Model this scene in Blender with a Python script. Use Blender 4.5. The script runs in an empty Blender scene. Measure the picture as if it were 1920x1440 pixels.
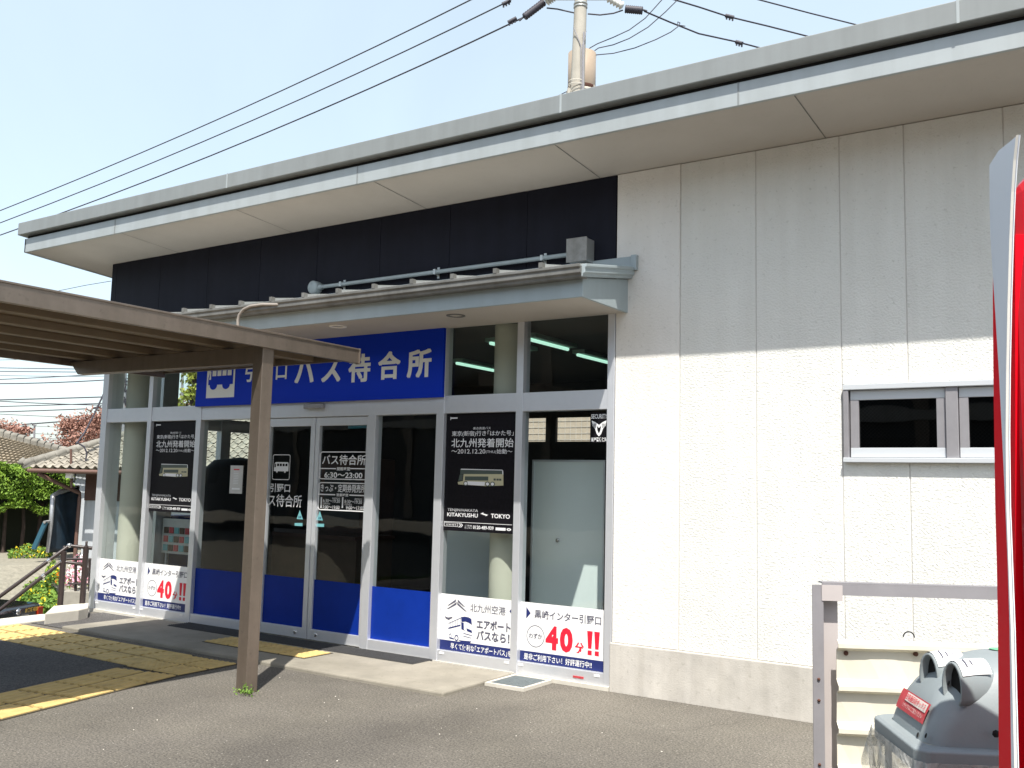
import bpy, bmesh, math, random
from mathutils import Vector, Matrix
random.seed(7)
S = bpy.context.scene
COL = S.collection
R = math.radians
# ---------------------------------------------------------------- camera
FPX = 1796.66
CP = Vector((3.345, -6.406, 1.458)); YAW, PIT, ROL = 0.5867, 0.1057, 0.02405
cy, sy, cp, sp = math.cos(YAW), math.sin(YAW), math.cos(PIT), math.sin(PIT)
FW = Vector((-sy*cp, cy*cp, sp)); r0 = Vector((cy, sy, 0)); u0 = r0.cross(FW)
RT = math.cos(ROL)*r0 + math.sin(ROL)*u0; UP = -math.sin(ROL)*r0 + math.cos(ROL)*u0
cd = bpy.data.cameras.new('camera'); cam = bpy.data.objects.new('camera', cd); COL.objects.link(cam)
cam.matrix_world = Matrix(((RT.x, UP.x, -FW.x, CP.x), (RT.y, UP.y, -FW.y, CP.y), (RT.z, UP.z, -FW.z, CP.z), (0, 0, 0, 1)))
cd.sensor_width = 36; cd.lens = FPX/1920*36; cd.clip_start = 0.05; cd.clip_end = 2000
S.camera = cam
# ---------------------------------------------------------------- light
SUN = Vector((0.66, -1.0, 2.06)).normalized()
sd = bpy.data.lights.new('sun', 'SUN'); sd.energy = 4.6; sd.angle = R(0.53); sd.color = (1.0, 0.955, 0.88)
so = bpy.data.objects.new('sun', sd); COL.objects.link(so)
so.rotation_euler = SUN.to_track_quat('Z', 'Y').to_euler()
W = bpy.data.worlds.new('World'); S.world = W; W.use_nodes = True
nt = W.node_tree
sk = nt.nodes.new('ShaderNodeTexSky'); sk.sky_type = 'NISHITA'; sk.sun_disc = False
sk.sun_elevation = math.asin(SUN.z); sk.sun_rotation = math.atan2(SUN.x, SUN.y)
sk.air_density = 1.0; sk.dust_density = 2.2; sk.ozone_density = 1.3
bg = nt.nodes['Background']; bg.inputs[1].default_value = 0.15
# springtime haze: the clear sky is veiled with pale light that thins out towards the zenith
tcw = nt.nodes.new('ShaderNodeTexCoord'); sep = nt.nodes.new('ShaderNodeSeparateXYZ'); nt.links.new(tcw.outputs['Generated'], sep.inputs[0])
rmp = nt.nodes.new('ShaderNodeValToRGB'); nt.links.new(sep.outputs['Z'], rmp.inputs['Fac'])
e = rmp.color_ramp.elements; e[0].position = 0.0; e[0].color = (1.9, 2.12, 2.1, 1); e[1].position = 1.0; e[1].color = (.15, .25, .3, 1)
k = e.new(.5); k.color = (2.0, 2.25, 2.1, 1); k = e.new(.72); k.color = (.5, .7, .8, 1)
mxw = nt.nodes.new('ShaderNodeMix'); mxw.data_type = 'RGBA'; mxw.blend_type = 'ADD'; mxw.inputs[0].default_value = 1.0
mlw = nt.nodes.new('ShaderNodeMix'); mlw.data_type = 'RGBA'; mlw.blend_type = 'MULTIPLY'; mlw.inputs[0].default_value = 1.0; mlw.inputs[7].default_value = (.62, .62, .62, 1)
nt.links.new(sk.outputs[0], mlw.inputs[6]); nt.links.new(mlw.outputs[2], mxw.inputs[6]); nt.links.new(rmp.outputs[0], mxw.inputs[7]); nz = nt.nodes.new('ShaderNodeTexNoise'); nz.inputs['Scale'].default_value = 2.2; nz.inputs['Detail'].default_value = 6; nz.inputs['Distortion'].default_value = .6; nt.links.new(tcw.outputs['Generated'], nz.inputs['Vector'])
mrz = nt.nodes.new('ShaderNodeMapRange'); mrz.inputs['From Min'].default_value = .3; mrz.inputs['From Max'].default_value = .7; mrz.inputs['To Min'].default_value = .94; mrz.inputs['To Max'].default_value = 1.05; nt.links.new(nz.outputs['Fac'], mrz.inputs['Value'])
sc_ = nt.nodes.new('ShaderNodeVectorMath'); sc_.operation = 'SCALE'; nt.links.new(mxw.outputs[2], sc_.inputs[0]); nt.links.new(mrz.outputs[0], sc_.inputs['Scale']); nt.links.new(sc_.outputs[0], bg.inputs[0])
S.view_settings.view_transform = 'Standard'; S.view_settings.look = 'None'
S.view_settings.exposure = 0.75; S.view_settings.gamma = 1.0
S.cycles.max_bounces = 8; S.cycles.transparent_max_bounces = 16; S.cycles.use_denoising = True

# ---------------------------------------------------------------- helpers
def ray(px, py):
    return RT*((px-960)/FPX) + UP*(-(py-720)/FPX) + FW
def at_y(px, py, Y=0.0):
    d = ray(px, py); return CP + d*((Y-CP.y)/d.y)
def at_z(px, py, Z=0.0):
    d = ray(px, py); return CP + d*((Z-CP.z)/d.z)
def at_x(px, py, X):
    d = ray(px, py); return CP + d*((X-CP.x)/d.x)
def at_d(px, py, D):
    d = ray(px, py); return CP + d*(D/math.hypot(d.x, d.y))

class MB:
    def __init__(s): s.v = []; s.f = []; s.sm = []; s.mi = []; s.cur = 0
    def add(s, vs, fs, smooth=False):
        n = len(s.v); s.v += [tuple(v) for v in vs]
        for f in fs: s.f.append(tuple(i+n for i in f)); s.sm.append(smooth); s.mi.append(s.cur)
    def box(s, x0, x1, y0, y1, z0, z1):
        s.add([(x0,y0,z0),(x1,y0,z0),(x1,y1,z0),(x0,y1,z0),(x0,y0,z1),(x1,y0,z1),(x1,y1,z1),(x0,y1,z1)],
              [(0,3,2,1),(4,5,6,7),(0,1,5,4),(1,2,6,5),(2,3,7,6),(3,0,4,7)]); return s
    def obox(s, c, ax, ay, az):   # oriented box: centre, half axes
        c, ax, ay, az = Vector(c), Vector(ax), Vector(ay), Vector(az)
        vs = [c+ax*i+ay*j+az*k for k in (-1,1) for i, j in ((-1,-1),(1,-1),(1,1),(-1,1))]
        s.add(vs, [(0,3,2,1),(4,5,6,7),(0,1,5,4),(1,2,6,5),(2,3,7,6),(3,0,4,7)]); return s
    def bar(s, a, b, w, h, up=(0,0,1)):
        a, b = Vector(a), Vector(b); d = (b-a).normalized(); x = d.cross(Vector(up)).normalized(); z = x.cross(d)
        return s.obox((a+b)/2, (b-a)/2, x*w/2, z*h/2)
    def prism(s, pts, ext):       # polygon + extrusion vector
        pts = [Vector(p) for p in pts]; e = Vector(ext); n = len(pts)
        s.add(pts+[p+e for p in pts], [tuple(range(n))[::-1], tuple(range(n, 2*n))]+[(i,(i+1)%n,n+(i+1)%n,n+i) for i in range(n)]); return s
    def poly(s, pts): s.add(pts, [tuple(range(len(pts)))]); return s
    def tube(s, pts, r, n=8, caps=True):
        pts = [Vector(p) for p in pts]; rs = r if isinstance(r, (list, tuple)) else [r]*len(pts)
        vs = []; fs = []; px = None
        for i, p in enumerate(pts):
            d = (pts[min(i+1, len(pts)-1)]-pts[max(i-1, 0)]).normalized()
            if px is None:
                a = Vector((0,0,1)) if abs(d.z) < .9 else Vector((1,0,0)); px = d.cross(a).normalized()
            px = (px-d*px.dot(d)).normalized(); q = d.cross(px)
            for k in range(n):
                t = 2*math.pi*k/n; vs.append(p+(px*math.cos(t)+q*math.sin(t))*rs[i])
        for i in range(len(pts)-1):
            for k in range(n): fs.append((i*n+k, i*n+(k+1)%n, (i+1)*n+(k+1)%n, (i+1)*n+k))
        s.add(vs, fs, True)
        if caps: s.add(vs[:n], [tuple(range(n))[::-1]]); s.add(vs[-n:], [tuple(range(n))])
        return s
    def lathe(s, c, prof, n=24, axis=(0,0,1)):
        c = Vector(c); a = Vector(axis).normalized(); t = Vector((1,0,0)) if abs(a.x) < .9 else Vector((0,1,0))
        x = a.cross(t).normalized(); y = a.cross(x); vs = []; fs = []
        for r, h in prof:
            for k in range(n):
                q = 2*math.pi*k/n; vs.append(c+a*h+(x*math.cos(q)+y*math.sin(q))*r)
        for i in range(len(prof)-1):
            for k in range(n): fs.append((i*n+k, i*n+(k+1)%n, (i+1)*n+(k+1)%n, (i+1)*n+k))
        s.add(vs, fs, True); return s
    def grid(s, fn, nu, nv, smooth=True):
        vs = [fn(i/nu, j/nv) for j in range(nv+1) for i in range(nu+1)]
        s.add(vs, [(j*(nu+1)+i, j*(nu+1)+i+1, (j+1)*(nu+1)+i+1, (j+1)*(nu+1)+i) for j in range(nv) for i in range(nu)], smooth); return s
    def build(s, name, mat, parent=None, bevel=0.0, fixn=True, solid=0.0):
        me = bpy.data.meshes.new(name); me.from_pydata(s.v, [], s.f)
        for m in (mat if isinstance(mat, (list, tuple)) else [mat]): me.materials.append(m)
        me.polygons.foreach_set('use_smooth', s.sm); me.polygons.foreach_set('material_index', s.mi)
        if fixn:
            b = bmesh.new(); b.from_mesh(me); bmesh.ops.recalc_face_normals(b, faces=b.faces); b.to_mesh(me); b.free()
        me.update()
        o = bpy.data.objects.new(name, me); COL.objects.link(o)
        if parent is not None:
            o.parent = parent; o.matrix_parent_inverse = Matrix.Translation(-Vector(parent.location))
        if solid: m = o.modifiers.new('thick', 'SOLIDIFY'); m.thickness = solid; m.offset = 0
        if bevel:
            m = o.modifiers.new('bevel', 'BEVEL'); m.width = bevel; m.segments = 2; m.limit_method = 'ANGLE'; m.angle_limit = R(40)
        return o
def tag(o, label, cat, group=None, kind=None):
    if label: o['label'] = label
    if cat: o['category'] = cat
    if group: o['group'] = group
    if kind: o['kind'] = kind
    return o
def empty(name, loc, label, cat, group=None):
    o = bpy.data.objects.new(name, None); COL.objects.link(o); o.location = loc; o.empty_display_size = .1
    return tag(o, label, cat, group)
def struct(o, label=None):
    o['kind'] = 'structure'; o['label'] = label or ('plain '+o.name.split('.')[0].replace('_', ' ')+' of the place'); o['category'] = o.name.split('.')[0].replace('_', ' ')
    return o

# ---------------------------------------------------------------- materials
def mat(name, col, rough=.6, metal=0.0, noise=0.0, nscale=8.0, bump=0.0, bscale=60.0, bdist=.004, spec=.5, col2=None, coat=0.0, detail=6, streak=0.0, speck=0.0, patch=0.0):
    m = bpy.data.materials.new(name); m.use_nodes = True; t = m.node_tree; N = t.nodes; L = t.links
    b = N['Principled BSDF']; b.inputs['Roughness'].default_value = rough; b.inputs['Metallic'].default_value = metal
    b.inputs['Specular IOR Level'].default_value = spec; b.inputs['Coat Weight'].default_value = coat
    b.inputs['Base Color'].default_value = (*col, 1)
    tc = N.new('ShaderNodeTexCoord')
    if noise > 0:
        n = N.new('ShaderNodeTexNoise'); n.inputs['Scale'].default_value = nscale; n.inputs['Detail'].default_value = detail; n.inputs['Roughness'].default_value = .62
        L.new(tc.outputs['Object'], n.inputs['Vector'])
        r = N.new('ShaderNodeValToRGB'); r.color_ramp.elements[0].position = .32; r.color_ramp.elements[1].position = .68
        c2 = col2 or tuple(c*(1-noise) for c in col)
        r.color_ramp.elements[0].color = (*c2, 1); r.color_ramp.elements[1].color = (*col, 1)
        L.new(n.outputs['Fac'], r.inputs['Fac']); out = r.outputs['Color']
        if streak > 0:
            mp = N.new('ShaderNodeMapping'); mp.inputs['Scale'].default_value = (9, 9, .5); L.new(tc.outputs['Object'], mp.inputs['Vector'])
            n2 = N.new('ShaderNodeTexNoise'); n2.inputs['Scale'].default_value = 1.0; n2.inputs['Detail'].default_value = 5; L.new(mp.outputs[0], n2.inputs['Vector'])
            r2 = N.new('ShaderNodeValToRGB'); r2.color_ramp.elements[0].position = .35; r2.color_ramp.elements[1].position = .6
            r2.color_ramp.elements[0].color = (1-streak, 1-streak*1.05, 1-streak*1.15, 1); r2.color_ramp.elements[1].color = (1, 1, 1, 1)
            L.new(n2.outputs['Fac'], r2.inputs['Fac'])
            mx = N.new('ShaderNodeMix'); mx.data_type = 'RGBA'; mx.blend_type = 'MULTIPLY'; mx.inputs[0].default_value = 1
            L.new(out, mx.inputs[6]); L.new(r2.outputs['Color'], mx.inputs[7]); out = mx.outputs[2]
        for sc_, lo, hi, amt in ((34, .60, .68, speck), (.9, .42, .62, patch)):
            if amt <= 0: continue
            n3 = N.new('ShaderNodeTexNoise'); n3.inputs['Scale'].default_value = sc_; n3.inputs['Detail'].default_value = 5; n3.inputs['Roughness'].default_value = .6; L.new(tc.outputs['Object'], n3.inputs['Vector'])
            r3 = N.new('ShaderNodeValToRGB'); r3.color_ramp.elements[0].position = lo; r3.color_ramp.elements[1].position = hi; r3.color_ramp.elements[0].color = (1, 1, 1, 1); r3.color_ramp.elements[1].color = (1-amt, 1-amt, 1-amt*1.1, 1); L.new(n3.outputs['Fac'], r3.inputs['Fac'])
            m3 = N.new('ShaderNodeMix'); m3.data_type = 'RGBA'; m3.blend_type = 'MULTIPLY'; m3.inputs[0].default_value = 1; L.new(out, m3.inputs[6]); L.new(r3.outputs['Color'], m3.inputs[7]); out = m3.outputs[2]
        L.new(out, b.inputs['Base Color'])
    if bump > 0:
        n = N.new('ShaderNodeTexNoise'); n.inputs['Scale'].default_value = bscale; n.inputs['Detail'].default_value = 3
        L.new(tc.outputs['Object'], n.inputs['Vector'])
        bp = N.new('ShaderNodeBump'); bp.inputs['Strength'].default_value = bump; bp.inputs['Distance'].default_value = bdist
        L.new(n.outputs['Fac'], bp.inputs['Height']); L.new(bp.outputs['Normal'], b.inputs['Normal'])
    return m
def emit(name, col, st):
    m = mat(name, (.8, .8, .8), .4); b = m.node_tree.nodes['Principled BSDF']
    b.inputs['Emission Color'].default_value = (*col, 1); b.inputs['Emission Strength'].default_value = st; return m
def glass(name, tint=(.86, .91, .90), ior=1.45):
    m = bpy.data.materials.new(name); m.use_nodes = True; t = m.node_tree; N = t.nodes; L = t.links; N.clear()
    o = N.new('ShaderNodeOutputMaterial'); tr = N.new('ShaderNodeBsdfTransparent'); tr.inputs[0].default_value = (*tint, 1)
    gl = N.new('ShaderNodeBsdfGlossy'); gl.inputs['Roughness'].default_value = .01
    fr = N.new('ShaderNodeFresnel'); ge = N.new('ShaderNodeNewGeometry'); mr = N.new('ShaderNodeMapRange'); mr.inputs['To Min'].default_value = ior; mr.inputs['To Max'].default_value = 1/ior
    L.new(ge.outputs['Backfacing'], mr.inputs['Value']); L.new(mr.outputs[0], fr.inputs['IOR'])
    tc = N.new('ShaderNodeTexCoord'); n = N.new('ShaderNodeTexNoise'); n.inputs['Scale'].default_value = 1.6; L.new(tc.outputs['Object'], n.inputs['Vector'])
    bp = N.new('ShaderNodeBump'); bp.inputs['Strength'].default_value = .25; bp.inputs['Distance'].default_value = .008; L.new(n.outputs['Fac'], bp.inputs['Height'])
    L.new(bp.outputs[0], gl.inputs['Normal'])
    mx = N.new('ShaderNodeMixShader'); L.new(fr.outputs[0], mx.inputs[0]); L.new(tr.outputs[0], mx.inputs[1]); L.new(gl.outputs[0], mx.inputs[2]); L.new(mx.outputs[0], o.inputs[0])
    return m
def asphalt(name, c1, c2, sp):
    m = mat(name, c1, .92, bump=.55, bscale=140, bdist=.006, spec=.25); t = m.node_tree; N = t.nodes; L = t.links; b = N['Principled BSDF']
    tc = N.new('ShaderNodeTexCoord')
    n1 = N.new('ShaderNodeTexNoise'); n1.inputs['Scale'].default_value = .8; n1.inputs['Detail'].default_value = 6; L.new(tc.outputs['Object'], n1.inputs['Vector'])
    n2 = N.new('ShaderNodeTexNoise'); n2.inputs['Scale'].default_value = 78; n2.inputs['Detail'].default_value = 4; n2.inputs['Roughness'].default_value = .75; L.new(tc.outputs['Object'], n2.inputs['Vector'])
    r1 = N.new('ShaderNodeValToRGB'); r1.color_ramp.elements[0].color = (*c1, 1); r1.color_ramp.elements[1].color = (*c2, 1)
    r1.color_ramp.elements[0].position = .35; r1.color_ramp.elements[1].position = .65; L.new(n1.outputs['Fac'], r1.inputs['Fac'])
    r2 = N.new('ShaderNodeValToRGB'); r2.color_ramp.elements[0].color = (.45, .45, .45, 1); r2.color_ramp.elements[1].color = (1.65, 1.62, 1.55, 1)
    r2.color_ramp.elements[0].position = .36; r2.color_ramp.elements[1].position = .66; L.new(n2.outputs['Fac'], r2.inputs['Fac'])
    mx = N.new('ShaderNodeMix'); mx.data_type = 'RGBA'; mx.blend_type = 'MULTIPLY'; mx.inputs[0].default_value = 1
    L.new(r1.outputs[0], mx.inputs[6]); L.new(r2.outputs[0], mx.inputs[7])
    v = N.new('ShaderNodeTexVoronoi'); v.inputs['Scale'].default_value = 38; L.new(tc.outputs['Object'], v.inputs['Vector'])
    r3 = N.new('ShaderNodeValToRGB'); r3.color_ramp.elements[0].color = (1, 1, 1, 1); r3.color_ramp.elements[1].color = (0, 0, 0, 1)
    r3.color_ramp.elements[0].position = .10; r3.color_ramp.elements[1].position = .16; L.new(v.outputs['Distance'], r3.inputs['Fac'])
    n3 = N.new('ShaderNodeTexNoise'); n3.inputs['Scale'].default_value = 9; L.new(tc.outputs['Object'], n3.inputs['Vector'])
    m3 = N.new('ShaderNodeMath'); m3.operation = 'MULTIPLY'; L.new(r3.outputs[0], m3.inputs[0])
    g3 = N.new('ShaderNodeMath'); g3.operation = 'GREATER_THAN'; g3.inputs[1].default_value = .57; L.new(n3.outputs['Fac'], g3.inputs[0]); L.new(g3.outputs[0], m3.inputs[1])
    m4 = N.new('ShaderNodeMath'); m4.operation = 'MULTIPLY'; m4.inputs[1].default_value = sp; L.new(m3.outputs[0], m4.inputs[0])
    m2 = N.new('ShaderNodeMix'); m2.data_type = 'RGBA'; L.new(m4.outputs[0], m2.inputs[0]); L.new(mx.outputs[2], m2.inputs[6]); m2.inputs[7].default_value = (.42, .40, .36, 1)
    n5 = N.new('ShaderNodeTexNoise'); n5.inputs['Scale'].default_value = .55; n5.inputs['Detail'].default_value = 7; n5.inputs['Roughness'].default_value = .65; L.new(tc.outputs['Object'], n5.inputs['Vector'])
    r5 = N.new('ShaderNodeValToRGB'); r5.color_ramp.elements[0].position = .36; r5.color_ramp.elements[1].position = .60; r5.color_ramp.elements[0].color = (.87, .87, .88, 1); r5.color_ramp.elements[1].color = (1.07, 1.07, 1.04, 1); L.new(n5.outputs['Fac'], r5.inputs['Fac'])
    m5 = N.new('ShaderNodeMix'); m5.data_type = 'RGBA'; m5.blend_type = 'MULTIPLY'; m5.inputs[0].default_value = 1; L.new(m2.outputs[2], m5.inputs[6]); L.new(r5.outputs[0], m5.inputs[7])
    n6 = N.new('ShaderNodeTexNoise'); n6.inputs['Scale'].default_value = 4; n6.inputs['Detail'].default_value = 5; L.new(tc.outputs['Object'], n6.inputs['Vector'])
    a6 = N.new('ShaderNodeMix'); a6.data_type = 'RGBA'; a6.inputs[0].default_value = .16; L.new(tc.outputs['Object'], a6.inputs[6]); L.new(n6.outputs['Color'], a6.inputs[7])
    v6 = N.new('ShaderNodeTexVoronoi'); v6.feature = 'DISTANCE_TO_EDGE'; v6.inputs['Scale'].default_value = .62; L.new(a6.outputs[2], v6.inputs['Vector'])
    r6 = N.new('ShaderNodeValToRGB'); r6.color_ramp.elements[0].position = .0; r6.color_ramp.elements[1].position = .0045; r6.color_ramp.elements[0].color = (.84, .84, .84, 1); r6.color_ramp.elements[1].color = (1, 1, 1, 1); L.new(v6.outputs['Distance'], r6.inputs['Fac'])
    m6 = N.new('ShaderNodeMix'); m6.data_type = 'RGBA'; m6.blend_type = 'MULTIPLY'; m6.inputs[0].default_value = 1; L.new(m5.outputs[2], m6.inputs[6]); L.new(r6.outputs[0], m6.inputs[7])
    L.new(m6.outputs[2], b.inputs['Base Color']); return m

M = dict(
 wall=mat('white_stucco', (.755, .755, .715), .85, noise=.05, nscale=2.5, bump=.6, bscale=75, bdist=.012, streak=.045, speck=.15, patch=.03),
 wallsm=mat('white_smooth', (.78, .76, .72), .8, noise=.05, nscale=2, bump=.45, bscale=75, bdist=.010, streak=.04, speck=.12, patch=.03),
 plinth=mat('plinth_concrete', (.60, .57, .52), .9, noise=.22, nscale=4, bump=.35, bscale=90, streak=.13, speck=.15, patch=.10),
 dark=mat('dark_panel', (.013, .014, .023), .55, spec=.12, noise=.15, nscale=6, bump=.15, bscale=120, streak=.12),
 fascia=mat('fascia_metal', (.42, .455, .46), .45, .25, noise=.05, nscale=3, streak=.08, patch=.03),
 gutterm=mat('roof_edge_metal', (.27, .29, .29), .5, .2, noise=.07, nscale=3, streak=.09, patch=.05),
 soffit=mat('soffit_board', (.50, .468, .425), .8, noise=.07, nscale=1.5, patch=.05, speck=.05),
 alu=mat('aluminium', (.70, .715, .75), .40, .55, noise=.04, nscale=14),
 seal=mat('black_seal', (.02, .02, .02), .7, spec=.15),
 steel=mat('roof_steel', (.55, .57, .56), .35, .6, noise=.08, nscale=4),
 awnfas=mat('awning_fascia', (.36, .42, .44), .5, .15, noise=.05, nscale=5, streak=.06),
 awngut=mat('awning_gutter', (.20, .20, .19), .5, .2, noise=.25, nscale=5, streak=.25),
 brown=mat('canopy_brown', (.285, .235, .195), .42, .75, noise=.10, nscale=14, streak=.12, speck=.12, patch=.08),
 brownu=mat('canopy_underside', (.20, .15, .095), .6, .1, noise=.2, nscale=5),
 blue=mat('blue_film', (.005, .031, .285), .4, spec=.12, noise=.10, nscale=9, coat=0, patch=.12, speck=.08),
 sign=mat('blue_sign', (.002, .030, .43), .45, spec=.12, noise=.05, nscale=3),
 white=mat('white_film', (.82, .82, .81), .5, noise=.02, nscale=5),
 cream=mat('cream_letter', (.70, .69, .63), .5),
 navy=mat('navy_ink', (.012, .022, .13), .5), ink=mat('grey_ink', (.09, .09, .13), .5), red=mat('red_ink', (.68, .01, .035), .5),
 black=mat('poster_black', (.011, .010, .013), .4, spec=.12, noise=.4, nscale=60),
 silver=mat('poster_white', (.74, .74, .75), .5), gold=mat('poster_gold', (.45, .42, .27), .5), busgreen=mat('poster_green', (.06, .08, .07), .5),
 pgrey=mat('etched_grey', (.80, .81, .82), .6), mint=mat('mint_sticker', (.16, .42, .45), .5),
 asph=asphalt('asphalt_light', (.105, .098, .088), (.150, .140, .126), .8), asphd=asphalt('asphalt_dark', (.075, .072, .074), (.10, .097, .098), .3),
 conc=mat('concrete', (.31, .285, .235), .9, noise=.25, nscale=3.0, bump=.3, bscale=90, bdist=.003, speck=.2, patch=.2),
 kerb=mat('kerb_concrete', (.60, .57, .50), .9, noise=.15, nscale=4, bump=.3, bscale=80, bdist=.003),
 tact=mat('tactile_yellow', (.63, .455, .175), .8, noise=.28, nscale=7, bump=.2, bscale=120, bdist=.002),
 joint=mat('tile_joint', (.05, .04, .025), .9), dmat=mat('door_mat', (.06, .06, .062), .95, noise=.4, nscale=90, bump=.6, bscale=200),
 grate=mat('grate_metal', (.26, .30, .31), .5, .5, noise=.2, nscale=30), chrome=mat('chrome', (.6, .6, .6), .2, .9),
 glass=glass('clear_glass'), wglass=glass('window_glass', (.16, .17, .18)),
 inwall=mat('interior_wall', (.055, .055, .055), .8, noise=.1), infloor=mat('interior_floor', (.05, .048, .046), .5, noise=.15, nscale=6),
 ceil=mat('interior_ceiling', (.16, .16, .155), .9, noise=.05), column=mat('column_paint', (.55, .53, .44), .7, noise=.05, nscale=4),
 board=mat('pale_board', (.80, .85, .84), .6, noise=.04, nscale=3), lamp=emit('lamp_tube', (.55, .95, .75), .6), lampb=mat('lamp_box', (.4, .55, .48), .6),
 pole=mat('pole_concrete', (.46, .43, .37), .85, noise=.15, nscale=3, streak=.1), tan=mat('transformer_tan', (.40, .315, .235), .5, noise=.12, nscale=4),
 rust=mat('rust_dark', (.10, .04, .025), .8), wire=mat('wire_black', (.035, .032, .045), .6), porc=mat('porcelain', (.72, .71, .66), .3),
 tile=mat('roof_tile_grey', (.36, .33, .27), .75, noise=.35, nscale=2.2, bump=.2, bscale=30, col2=(.22, .20, .165)), ridget=mat('ridge_tile', (.25, .235, .20), .8, noise=.45, nscale=3, bump=.2, bscale=30),
 tile2=mat('roof_tile_tan', (.34, .285, .205), .75, noise=.3, nscale=1.6, bump=.2, bscale=30),
 hwall=mat('house_wall', (.46, .49, .52), .85, noise=.12, nscale=2, streak=.1), wood=mat('dark_wood', (.10, .05, .04), .7, noise=.3, nscale=6), copper=mat('downpipe_brown', (.13, .072, .055), .5),
 leafh=mat('hedge_leaf', (.23, .36, .03), .7, noise=1, nscale=4, col2=(.075, .165, .015)), leafg=mat('grass_leaf', (.20, .32, .045), .8, noise=1, nscale=3, col2=(.07, .16, .02)),
 leafy=mat('yellow_green_leaf', (.36, .36, .05), .7, noise=1, nscale=3, col2=(.15, .20, .03)),
 leafc=mat('cherry_leaf', (.40, .215, .165), .7, noise=1, nscale=1.2, col2=(.22, .105, .07)), bark=mat('bark', (.07, .05, .04), .9, noise=.4, nscale=9),
 hcore=mat('hedge_core', (.018, .022, .012), .95), soil=mat('gravel_soil', (.30, .28, .22), .95, noise=.35, nscale=9, bump=.5, bscale=60, bdist=.02),
 grassg=mat('grass_ground', (.13, .22, .03), .95, noise=.4, nscale=2.5, bump=.6, bscale=20, bdist=.06), fyel=mat('petal_yellow', (.80, .62, .02), .6), fora=mat('petal_orange', (.75, .22, .01), .6), fpink=mat('petal_pink', (.70, .28, .36), .6), fwhite=mat('petal_white', (.75, .7, .7), .6),
 railm=mat('handrail_brown', (.035, .024, .022), .4), carb=mat('car_black', (.012, .013, .016), .12, coat=1.0), carg=mat('car_glass', (.02, .022, .025), .08), lampr=mat('tail_red', (.35, .03, .01), .25), platem=mat('plate_green', (.10, .20, .14), .5), yel=mat('taxi_yellow', (.72, .45, .05), .5), tyre=mat('tyre', (.02, .02, .02), .9),
 fencem=mat('fence_steel', (.31, .30, .315), .5, .3, noise=.12, nscale=9), sashm=mat('sash_lit', (.56, .585, .61), .5, .2),
 fencel=mat('fence_face', (.46, .42, .41), .6, noise=.06, nscale=6), panel=mat('cream_panel', (.74, .70, .58), .55, noise=.14, nscale=2.5, streak=.05),
 bin=mat('bin_grey', (.255, .29, .30), .5, noise=.12, nscale=5, bump=.08, bscale=150), hole=mat('bin_hole', (.008, .008, .008), .9), stick=mat('sticker_red', (.55, .06, .07), .6, noise=.3, nscale=40), stickw=mat('sticker_white', (.70, .66, .60), .6, noise=.1, nscale=60), stickg=mat('sticker_green', (.15, .42, .25), .6),
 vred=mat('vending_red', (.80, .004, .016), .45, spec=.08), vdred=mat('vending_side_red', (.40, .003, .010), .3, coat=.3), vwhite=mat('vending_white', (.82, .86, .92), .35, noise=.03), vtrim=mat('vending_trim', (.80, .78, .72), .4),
 tarp=mat('tarp_blue', (.012, .03, .05), .5, noise=.5, nscale=5), foil=mat('foil', (.5, .5, .5), .3, .6, noise=.3, nscale=12), teal=mat('teal_paint', (.014, .062, .09), .5), block=mat('concrete_block', (.33, .31, .26), .95, noise=.25, nscale=5, bump=.3, bscale=50),
 btile=mat('beige_tile', (.52, .45, .36), .8, noise=.15, nscale=8), bgrey=mat('opposite_wall', (.11, .11, .11), .9, noise=.3, nscale=.6), woodc=mat('counter_wood', (.09, .05, .026), .6, noise=.2, nscale=9), paper=mat('paper', (.6, .6, .58), .8, noise=.1, nscale=12), sky=mat('sky_blue_cloth', (.03, .30, .45), .7),
)
def plastic():
    m = bpy.data.materials.new('clear_plastic_bag'); m.use_nodes = True; t = m.node_tree; N = t.nodes; L = t.links; b = N['Principled BSDF']
    b.inputs['Base Color'].default_value = (.72, .72, .68, 1); b.inputs['Roughness'].default_value = .25
    tr = N.new('ShaderNodeBsdfTransparent'); tr.inputs[0].default_value = (.93, .93, .92, 1); mx = N.new('ShaderNodeMixShader'); tc = N.new('ShaderNodeTexCoord'); n = N.new('ShaderNodeTexNoise')
    n.inputs['Scale'].default_value = 9; n.inputs['Detail'].default_value = 5; n.inputs['Distortion'].default_value = 1.6; L.new(tc.outputs['Object'], n.inputs['Vector'])
    r = N.new('ShaderNodeValToRGB'); r.color_ramp.elements[0].position = .42; r.color_ramp.elements[1].position = .72; r.color_ramp.elements[0].color = (.30, .30, .30, 1); r.color_ramp.elements[1].color = (.85, .85, .85, 1); L.new(n.outputs['Fac'], r.inputs['Fac'])
    bp = N.new('ShaderNodeBump'); bp.inputs['Strength'].default_value = .8; bp.inputs['Distance'].default_value = .02; L.new(n.outputs['Fac'], bp.inputs['Height']); L.new(bp.outputs[0], b.inputs['Normal'])
    L.new(r.outputs[0], mx.inputs[0]); L.new(tr.outputs[0], mx.inputs[1]); L.new(b.outputs[0], mx.inputs[2]); L.new(mx.outputs[0], N['Material Output'].inputs[0]); return m
M['bag'] = plastic()
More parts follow.
